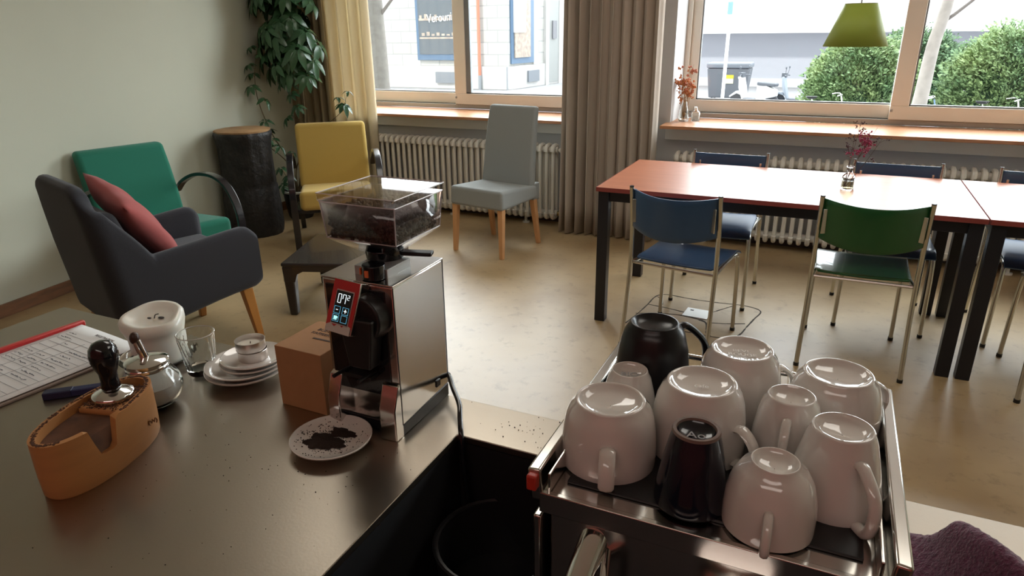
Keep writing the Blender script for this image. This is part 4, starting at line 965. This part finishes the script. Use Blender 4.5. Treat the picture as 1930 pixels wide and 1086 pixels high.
# front facade to the left of the corner (faces the cafe), side facade recedes
ang = math.atan2(6.5, .8)
part('wall', B().hexa([(-16, 0, .0), (0, 0, 0), (2.2, 18, 0), (-16, 18, 0)], [(-16, 0, 9), (0, 0, 9), (2.2, 18, 9), (-16, 18, 9)]), stone, e)
part('plinth', B().hexa([(-16.1, -.10, 0), (.06, -.10, 0), (2.3, 18, 0), (-16.1, 18, 0)], [(-16.1, -.10, 1.0), (.06, -.10, 1.0), (2.3, 18, 1.0), (-16.1, 18, 1.0)]), plinth, e, bevel=.03)
def shopwin(x0, x1, z0, z1, sign=None):
    w_ = part('window', B().box(((x0+x1)/2, -.12, (z0+z1)/2), (x1-x0, .12, z1-z0)), shop_blue, e, bevel=.02)
    part('pane', B().box(((x0+x1)/2, -.19, z0+(z1-z0)*.36), (x1-x0-.3, .04, (z1-z0)*.60)).box(((x0+x1)/2, -.19, z0+(z1-z0)*.83), (x1-x0-.3, .04, (z1-z0)*.24)), shop_glass, w_)
    part('shelf', B().box(((x0+x1)/2, -.215, z0+(z1-z0)*.40), (x1-x0-.4, .03, .09)).box(((x0+x1)/2, -.215, z0+(z1-z0)*.22), (x1-x0-.4, .03, .07)), cream_in, w_)
    it = B(); rn = random.Random(int(x0*10))
    x = x0+.3
    while x < x1-.3:
        h_ = rn.uniform(.08, .3); it.box((x, -.215, z0+(z1-z0)*.41+h_/2), (.12, .03, h_)); it.box((x+.1, -.215, z0+(z1-z0)*.24+h_/2), (.16, .03, h_*.9)); x += .26
    part('display_goods', it, cream_in, w_)
    return w_
w_ = shopwin(-4.55, -2.25, 1.25, 5.6)
text('shop_lettering', 'Verouni', mat('white_lettering', (.85, .86, .88), .5), .50, Matrix.Translation((-3.25, -.26, 3.05)) @ Matrix.Rotation(R(90), 4, 'X') @ Matrix.Rotation(R(4), 4, 'Z'), w_, .01, sx=.8)
shopwin(-11.5, -8.6, 1.25, 5.6)
part('cellar_grille', B().box((-3.1, -.16, .50), (1.05, .1, .48)), mat('grille_grey', (.22, .24, .27), .7), e)
part('drain_pipe', B().tube([(-1.35, -.16, .55), (-1.35, -.16, 5)], .07, 10), mat('orange_red_pipe', (.62, .22, .14), .6), e)
part('drain_foot', B().tube([(-1.35, -.16, .0), (-1.35, -.16, .62)], .08, 10), mat('pipe_shoe', (.3, .32, .34), .6), e)
part('downpipe', B().tube([(.02, -.2, .0), (.02, -.2, 1.0)], .035, 8), mat('pipe_shoe', (.3, .32, .34), .6), e)
def side(t0, t1, z0, z1, m, nm, off=.10):
    """panel on the receding side facade, t along it in metres"""
    d = Vector((.1222*18, 18, 0)).normalized(); nrm = Vector((d.y, -d.x, 0)); a = d*t0+nrm*(off-.10); b_ = d*t1+nrm*(off-.10); q = nrm*.14
    return part(nm, B().hexa([a+Vector((0, 0, z0)), b_+Vector((0, 0, z0)), b_+q+Vector((0, 0, z0)), a+q+Vector((0, 0, z0))], [a+Vector((0, 0, z1)), b_+Vector((0, 0, z1)), b_+q+Vector((0, 0, z1)), a+q+Vector((0, 0, z1))]), m, e)
side(.15, 2.1, 1.1, 5.5, shop_blue, 'window', .05); side(.35, 1.7, 1.35, 5.2, cream_in, 'pane', .11); side(.3, 1.2, 2.4, 4.2, mat('white_poster', (.8, .8, .8), .6), 'poster', .16)
side(2.1, 2.5, 1.0, 5.6, plinth, 'window_surround', .04)
side(3.5, 4.5, .1, 5.0, mat('grey_door_recess', (.36, .37, .36), .8), 'door', .06); side(3.8, 4.2, 2.1, 2.9, mat('notice', (.22, .22, .24), .7), 'notice_board', .12)
side(3.2, 3.5, 0, 5.4, plinth, 'door_surround', .08); side(4.5, 4.9, 0, 5.4, plinth, 'door_surround', .08)
side(6.3, 8.2, 1.2, 5.2, shop_blue, 'window', .05); side(1.5, 2.5, .25, .75, mat('grille_grey', (.22, .24, .27), .7), 'cellar_grille', .12); side(6.8, 8, .25, .75, mat('grille_grey', (.22, .24, .27), .7), 'cellar_grille', .12)
# grey walled building on the right
e = thing('white_building', 'white overhanging building with a grey ground floor wall across the street', 'building', (4, 33, GZ))
part('ground_floor_wall', B().box((1, 3, 1.2), (26, 5.2, 2.4)), mat('grey_render', (.46, .47, .52), .9), e)
part('upper_storey', B().box((1, 2.6, 4.9), (27, 6.4, 5.3)), mat('white_render', (.80, .80, .80), .9), e)
part('base_strip', B().box((1, .36, .18), (26, .12, .36)), mat('pale_base', (.62, .62, .64), .9), e)
# rubbish container
e = thing('rubbish_container', 'dark grey wheeled rubbish container with a yellow sticker across the street', 'container', (-3.55, 26.2, GZ))
cgrey = mat('container_grey', (.12, .13, .15), .6)
part('bin_body', B().hexa([(-.62, -.38, .15), (.62, -.38, .15), (.62, .42, .15), (-.62, .42, .15)], [(-.72, -.48, 1.15), (.72, -.48, 1.15), (.72, .50, 1.15), (-.72, .50, 1.15)]), cgrey, e, bevel=.04)
part('lid', B().box((0, 0, 1.25), (1.5, 1.04, .18)), mat('container_lid', (.16, .18, .21), .5), e, bevel=.06)
part('yellow_sticker', B().box((.02, -.46, .88), (.36, .02, .11), rot=(-.08, 0, 0)), mat('yellow_sticker', (.75, .60, .03), .5), e)
part('paper_label', B().box((.02, -.445, .74), (.36, .02, .18), rot=(-.08, 0, 0)), mat('cream_label', (.70, .68, .48), .6), e)
part('round_logo', B().tube([(.42, -.47, .86), (.42, -.44, .86)], .07, 16), mat('pale_sticker2', (.6, .62, .66), .6), e)
for sx in (-1, 1):
    for sy in (-1, 1): part('wheel', B().tube([(sx*.5-.03, sy*.32, .09), (sx*.5+.03, sy*.32, .09)], .09, 16), black_m, e)
# motor scooters
def scooter(label, x, y, rz, m):
    e = thing('motor_scooter', label, 'scooter', (x, y, GZ), R(rz))
    tyre = mat('tyre', (.05, .05, .055), .8); dk = mat('scooter_dark', (.10, .11, .13), .5)
    for yy in (-.62, .62): part('wheel', B().tube([(-.05, yy, .23), (.05, yy, .23)], .23, 20), tyre, e, bevel=.03)
    part('rear_body', B().rings([[(-.12, -.75, .42), (.12, -.75, .42), (.12, -.75, .62), (-.12, -.75, .62)], [(-.19, -.45, .35), (.19, -.45, .35), (.19, -.45, .74), (-.19, -.45, .74)], [(-.17, -.12, .30), (.17, -.12, .30), (.15, -.12, .74), (-.15, -.12, .74)]]), m, e, bevel=.05)
    part('seat', B().box((0, -.42, .79), (.28, .62, .11), rot=(.05, 0, 0)), dk, e, bevel=.04)
    part('footboard', B().box((0, .12, .30), (.34, .42, .07)), dk, e, bevel=.02)
    part('leg_shield', B().rings([[(-.20, .30, .30), (.20, .30, .30), (.18, .36, .30), (-.18, .36, .30)], [(-.23, .40, .65), (.23, .40, .65), (.18, .50, .65), (-.18, .50, .65)], [(-.17, .46, 1.0), (.17, .46, 1.0), (.12, .56, 1.0), (-.12, .56, 1.0)]]), m, e, bevel=.04)
    part('front_fender', B().rings([[(-.07, .42, .40), (.07, .42, .40), (.07, .50, .52), (-.07, .50, .52)], [(-.08, .60, .46), (.08, .60, .46), (.08, .62, .54), (-.08, .62, .54)], [(-.06, .85, .32), (.06, .85, .32), (.06, .88, .36), (-.06, .88, .36)]]), m, e, bevel=.02)
    part('handlebar', B().tube([(-.33, .40, 1.02), (-.12, .46, 1.05), (.12, .46, 1.05), (.33, .40, 1.02)], .022, 8).box((0, .50, 1.04), (.22, .14, .14)), dk, e, bevel=.01)
    for s in (-1, 1): part('mirror', B().tube([(s*.2, .44, 1.05), (s*.28, .42, 1.24)], .008, 6).ball((s*.29, .42, 1.28), .055, sc=(1.2, .4, .9)), dk, e)
    return e
scooter('white motor scooter parked across the street beside the rubbish container', -2.42, 24.0, 68, mat('scooter_white', (.72, .73, .74), .35))
scooter('dark motor scooter parked leaning in front of the grey wall', -1.10, 24.3, 84, mat('scooter_blue_grey', (.30, .34, .40), .4))
# bushes
def bush(label, x, y, rx, ry, h, n, seed, m):
    rn = random.Random(seed); b = B()
    for k in range(n):
        a = rn.uniform(0, 2*PI); v = rn.random()**.6; rr_ = math.sqrt(1-min(.999, (abs(v-.42)/.62)**2.2))*rn.uniform(.82, 1.08)
        if rn.random() < .25: rr_ *= rn.uniform(.5, .95)
        c = Vector((rx*rr_*math.cos(a), ry*rr_*math.sin(a), h*v)); c += Vector((rn.gauss(0, .07), rn.gauss(0, .07), rn.gauss(0, .09)))*(1+.8*math.sin(a*5+v*9))
        if c.z < .02: c.z = .05
        d = Vector((math.cos(a), math.sin(a), rn.uniform(-.1, 1.1))).normalized()
        for j in range(4):
            q = (d+Vector((rn.uniform(-.8, .8), rn.uniform(-.8, .8), rn.uniform(-.5, .8)))).normalized(); l_ = rn.uniform(.05, .12); w2 = q.orthogonal().normalized()*l_*.28
            p0 = c+Vector((rn.uniform(-.05, .05), rn.uniform(-.05, .05), rn.uniform(-.05, .05)))
            v4 = [b.bm.verts.new(p0), b.bm.verts.new(p0+q*l_*.5+w2), b.bm.verts.new(p0+q*l_), b.bm.verts.new(p0+q*l_*.5-w2)]; b.bm.faces.new(v4)
    e = thing('bush', label, 'bush', (x, y, GZ))
    part('foliage', b, m, e, smooth=180)
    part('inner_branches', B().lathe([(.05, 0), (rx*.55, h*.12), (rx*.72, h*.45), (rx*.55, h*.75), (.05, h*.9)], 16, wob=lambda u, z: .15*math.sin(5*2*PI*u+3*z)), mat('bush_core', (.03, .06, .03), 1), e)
    return e
bg1 = mat('yew_green', (.11, .20, .09), .7, noise=(1.5, (.25, .33, .13), .9)); bg2 = mat('dark_yew_green', (.07, .15, .08), .7, noise=(1.5, (.16, .25, .12), .9))
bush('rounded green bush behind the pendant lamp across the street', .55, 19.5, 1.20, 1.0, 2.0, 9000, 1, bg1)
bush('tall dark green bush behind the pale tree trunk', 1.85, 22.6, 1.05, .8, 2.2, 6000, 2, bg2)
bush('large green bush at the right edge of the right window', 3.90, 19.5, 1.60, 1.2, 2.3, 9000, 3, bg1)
# trees
def limb(b, p, d, l_, r_, rn, depth):
    pts = [Vector(p)]; dd = Vector(d).normalized()
    for k in range(5):
        dd = (dd+Vector((rn.uniform(-.16, .16), rn.uniform(-.16, .16), rn.uniform(-.05, .12)))).normalized(); pts.append(pts[-1]+dd*l_/5)
    b.tube(pts, [r_*(1-.12*i) for i in range(6)], 7)
    if depth:
        for k in range(3):
            i = rn.choice((2, 3, 4, 5)); nd = (dd+Vector((rn.uniform(-1, 1), rn.uniform(-1, 1), rn.uniform(-.1, .8)))).normalized(); limb(b, pts[i], nd, l_*.7, r_*.45, rn, depth-1)
e = thing('bare_tree', 'bare pale-barked tree with thin branches outside the right window', 'tree', (1.22, 15.2, GZ))
rn = random.Random(6)
part('trunk', B().tube(arc([(.14, 0, 0), (.22, 0, 1.1), (.26, 0, 2.1), (.36, 0, 2.9), (.40, 0, 4.2), (.5, 0, 6)], 5), [.145-.0035*i for i in range(26)], 14), mat('pale_bark', (.30, .27, .24), .85, noise=(6, (.2, .18, .16), .7)), e)
tb = B(); limb(tb, (.24, 0, 2.45), (.9, .1, .75), 1.6, .035, rn, 2); limb(tb, (.02, 0, 2.0), (-.12, 0, 1), 2.6, .035, rn, 2); limb(tb, (.36, 0, 3.0), (-.8, 0, .6), 2.0, .04, rn, 2); limb(tb, (.40, 0, 3.1), (.7, .2, .9), 2.2, .04, rn, 2)
part('branch', tb, mat('branch_bark', (.13, .115, .105), .85), e)
e = thing('street_tree', 'thick grey-brown street tree trunk at the left edge of the left window', 'tree', (-12.2, 17.3, GZ))
part('trunk', B().tube([(0, 0, 0), (.0, 0, 2), (-.05, 0, 4), (0, 0, 6)], [.26, .235, .22, .2], 18), mat('grey_bark', (.15, .14, .125), .9, noise=(8, (.11, .10, .09), .7)), e)
tb = B(); limb(tb, (.1, 0, 2.9), (.8, 0, .7), 2.2, .05, rn, 2); limb(tb, (-.1, 0, 3.4), (-.8, 0, .6), 2.2, .06, rn, 2)
part('branch', tb, MATS['branch_bark'], e)
# pole with blue box
e = thing('street_pole', 'thin white street pole with a small blue sign near its top', 'pole', (-2.22, 15.6, GZ))
part('pole', B().tube([(0, 0, 0), (0, 0, 4)], .035, 12), mat('pole_white', (.74, .75, .76), .5), e)
part('sign', B().box((0, -.05, 2.86), (.10, .06, .24)), mat('sign_blue', (.20, .35, .50), .5), e, bevel=.01)
# bicycles behind the sill
def bicycle(label, x, y, rz, m):
    e = thing('bicycle', label, 'bicycle', (x, y, GZ), R(rz))
    for xx in (-.52, .52): part('wheel', B().tube([(xx+.33*math.cos(2*PI*k/24), 0, .34+.33*math.sin(2*PI*k/24)) for k in range(25)], .014, 6), mat('tyre', (.05, .05, .055), .8), e)
    part('frame', B().tube([(-.52, 0, .34), (-.1, 0, .32), (.40, 0, .85), (-.22, 0, .80), (-.1, 0, .32)], .016, 8).tube([(-.52, 0, .34), (-.22, 0, .80), (-.26, 0, .93)], .013, 8).tube([(.52, 0, .34), (.38, 0, .92), (.36, 0, 1.0)], .015, 8), m, e)
    part('handlebar', B().tube(arc([(.22, -.28, 1.02), (.34, -.18, 1.05), (.37, 0, 1.02), (.34, .18, 1.05), (.22, .28, 1.02)], 4), .012, 8), chrome, e)
    part('saddle', B().box((-.27, 0, .96), (.26, .14, .06), taper=.6), black_m, e, bevel=.02)
    return e
bicycle('bicycle with pale handlebars leaning under the bush behind the pendant lamp', -.25, 17.6, 12, mat('bike_white', (.7, .7, .66), .4))
bicycle('bicycle parked below the pale tree trunk', 1.55, 17.4, -8, mat('bike_blue', (.12, .2, .3), .4))
bicycle('bicycle parked below the large right bush', 3.05, 17.4, 5, mat('bike_cream', (.6, .58, .5), .4))

# ------------------------------------------------------------------ groups of repeats
GROUPS = {'dining_chair': 'stacking chairs around the dining tables', 'dining_table': 'dining tables pushed end to end', 'bentwood_armchair': 'bentwood armchairs in the lounge corner',
          'column_radiator': 'radiators under the windows', 'curtain': 'curtains at the windows', 'saucer': 'white saucers on the worktop', 'tealight': 'tealights stacked on the saucers',
          'coffee_cup': 'cups upside down on the espresso machine', 'espresso_cup': 'cups upside down on the espresso machine', 'coffee_mug': 'cups upside down on the espresso machine',
          'bush': 'bushes across the street', 'motor_scooter': 'scooters parked across the street', 'bicycle': 'bicycles parked outside the right window'}
for o in bpy.data.objects:
    k = o.name.split('.')[0]
    if o.parent is None and k in GROUPS and 'label' in o: o['group'] = GROUPS[k]
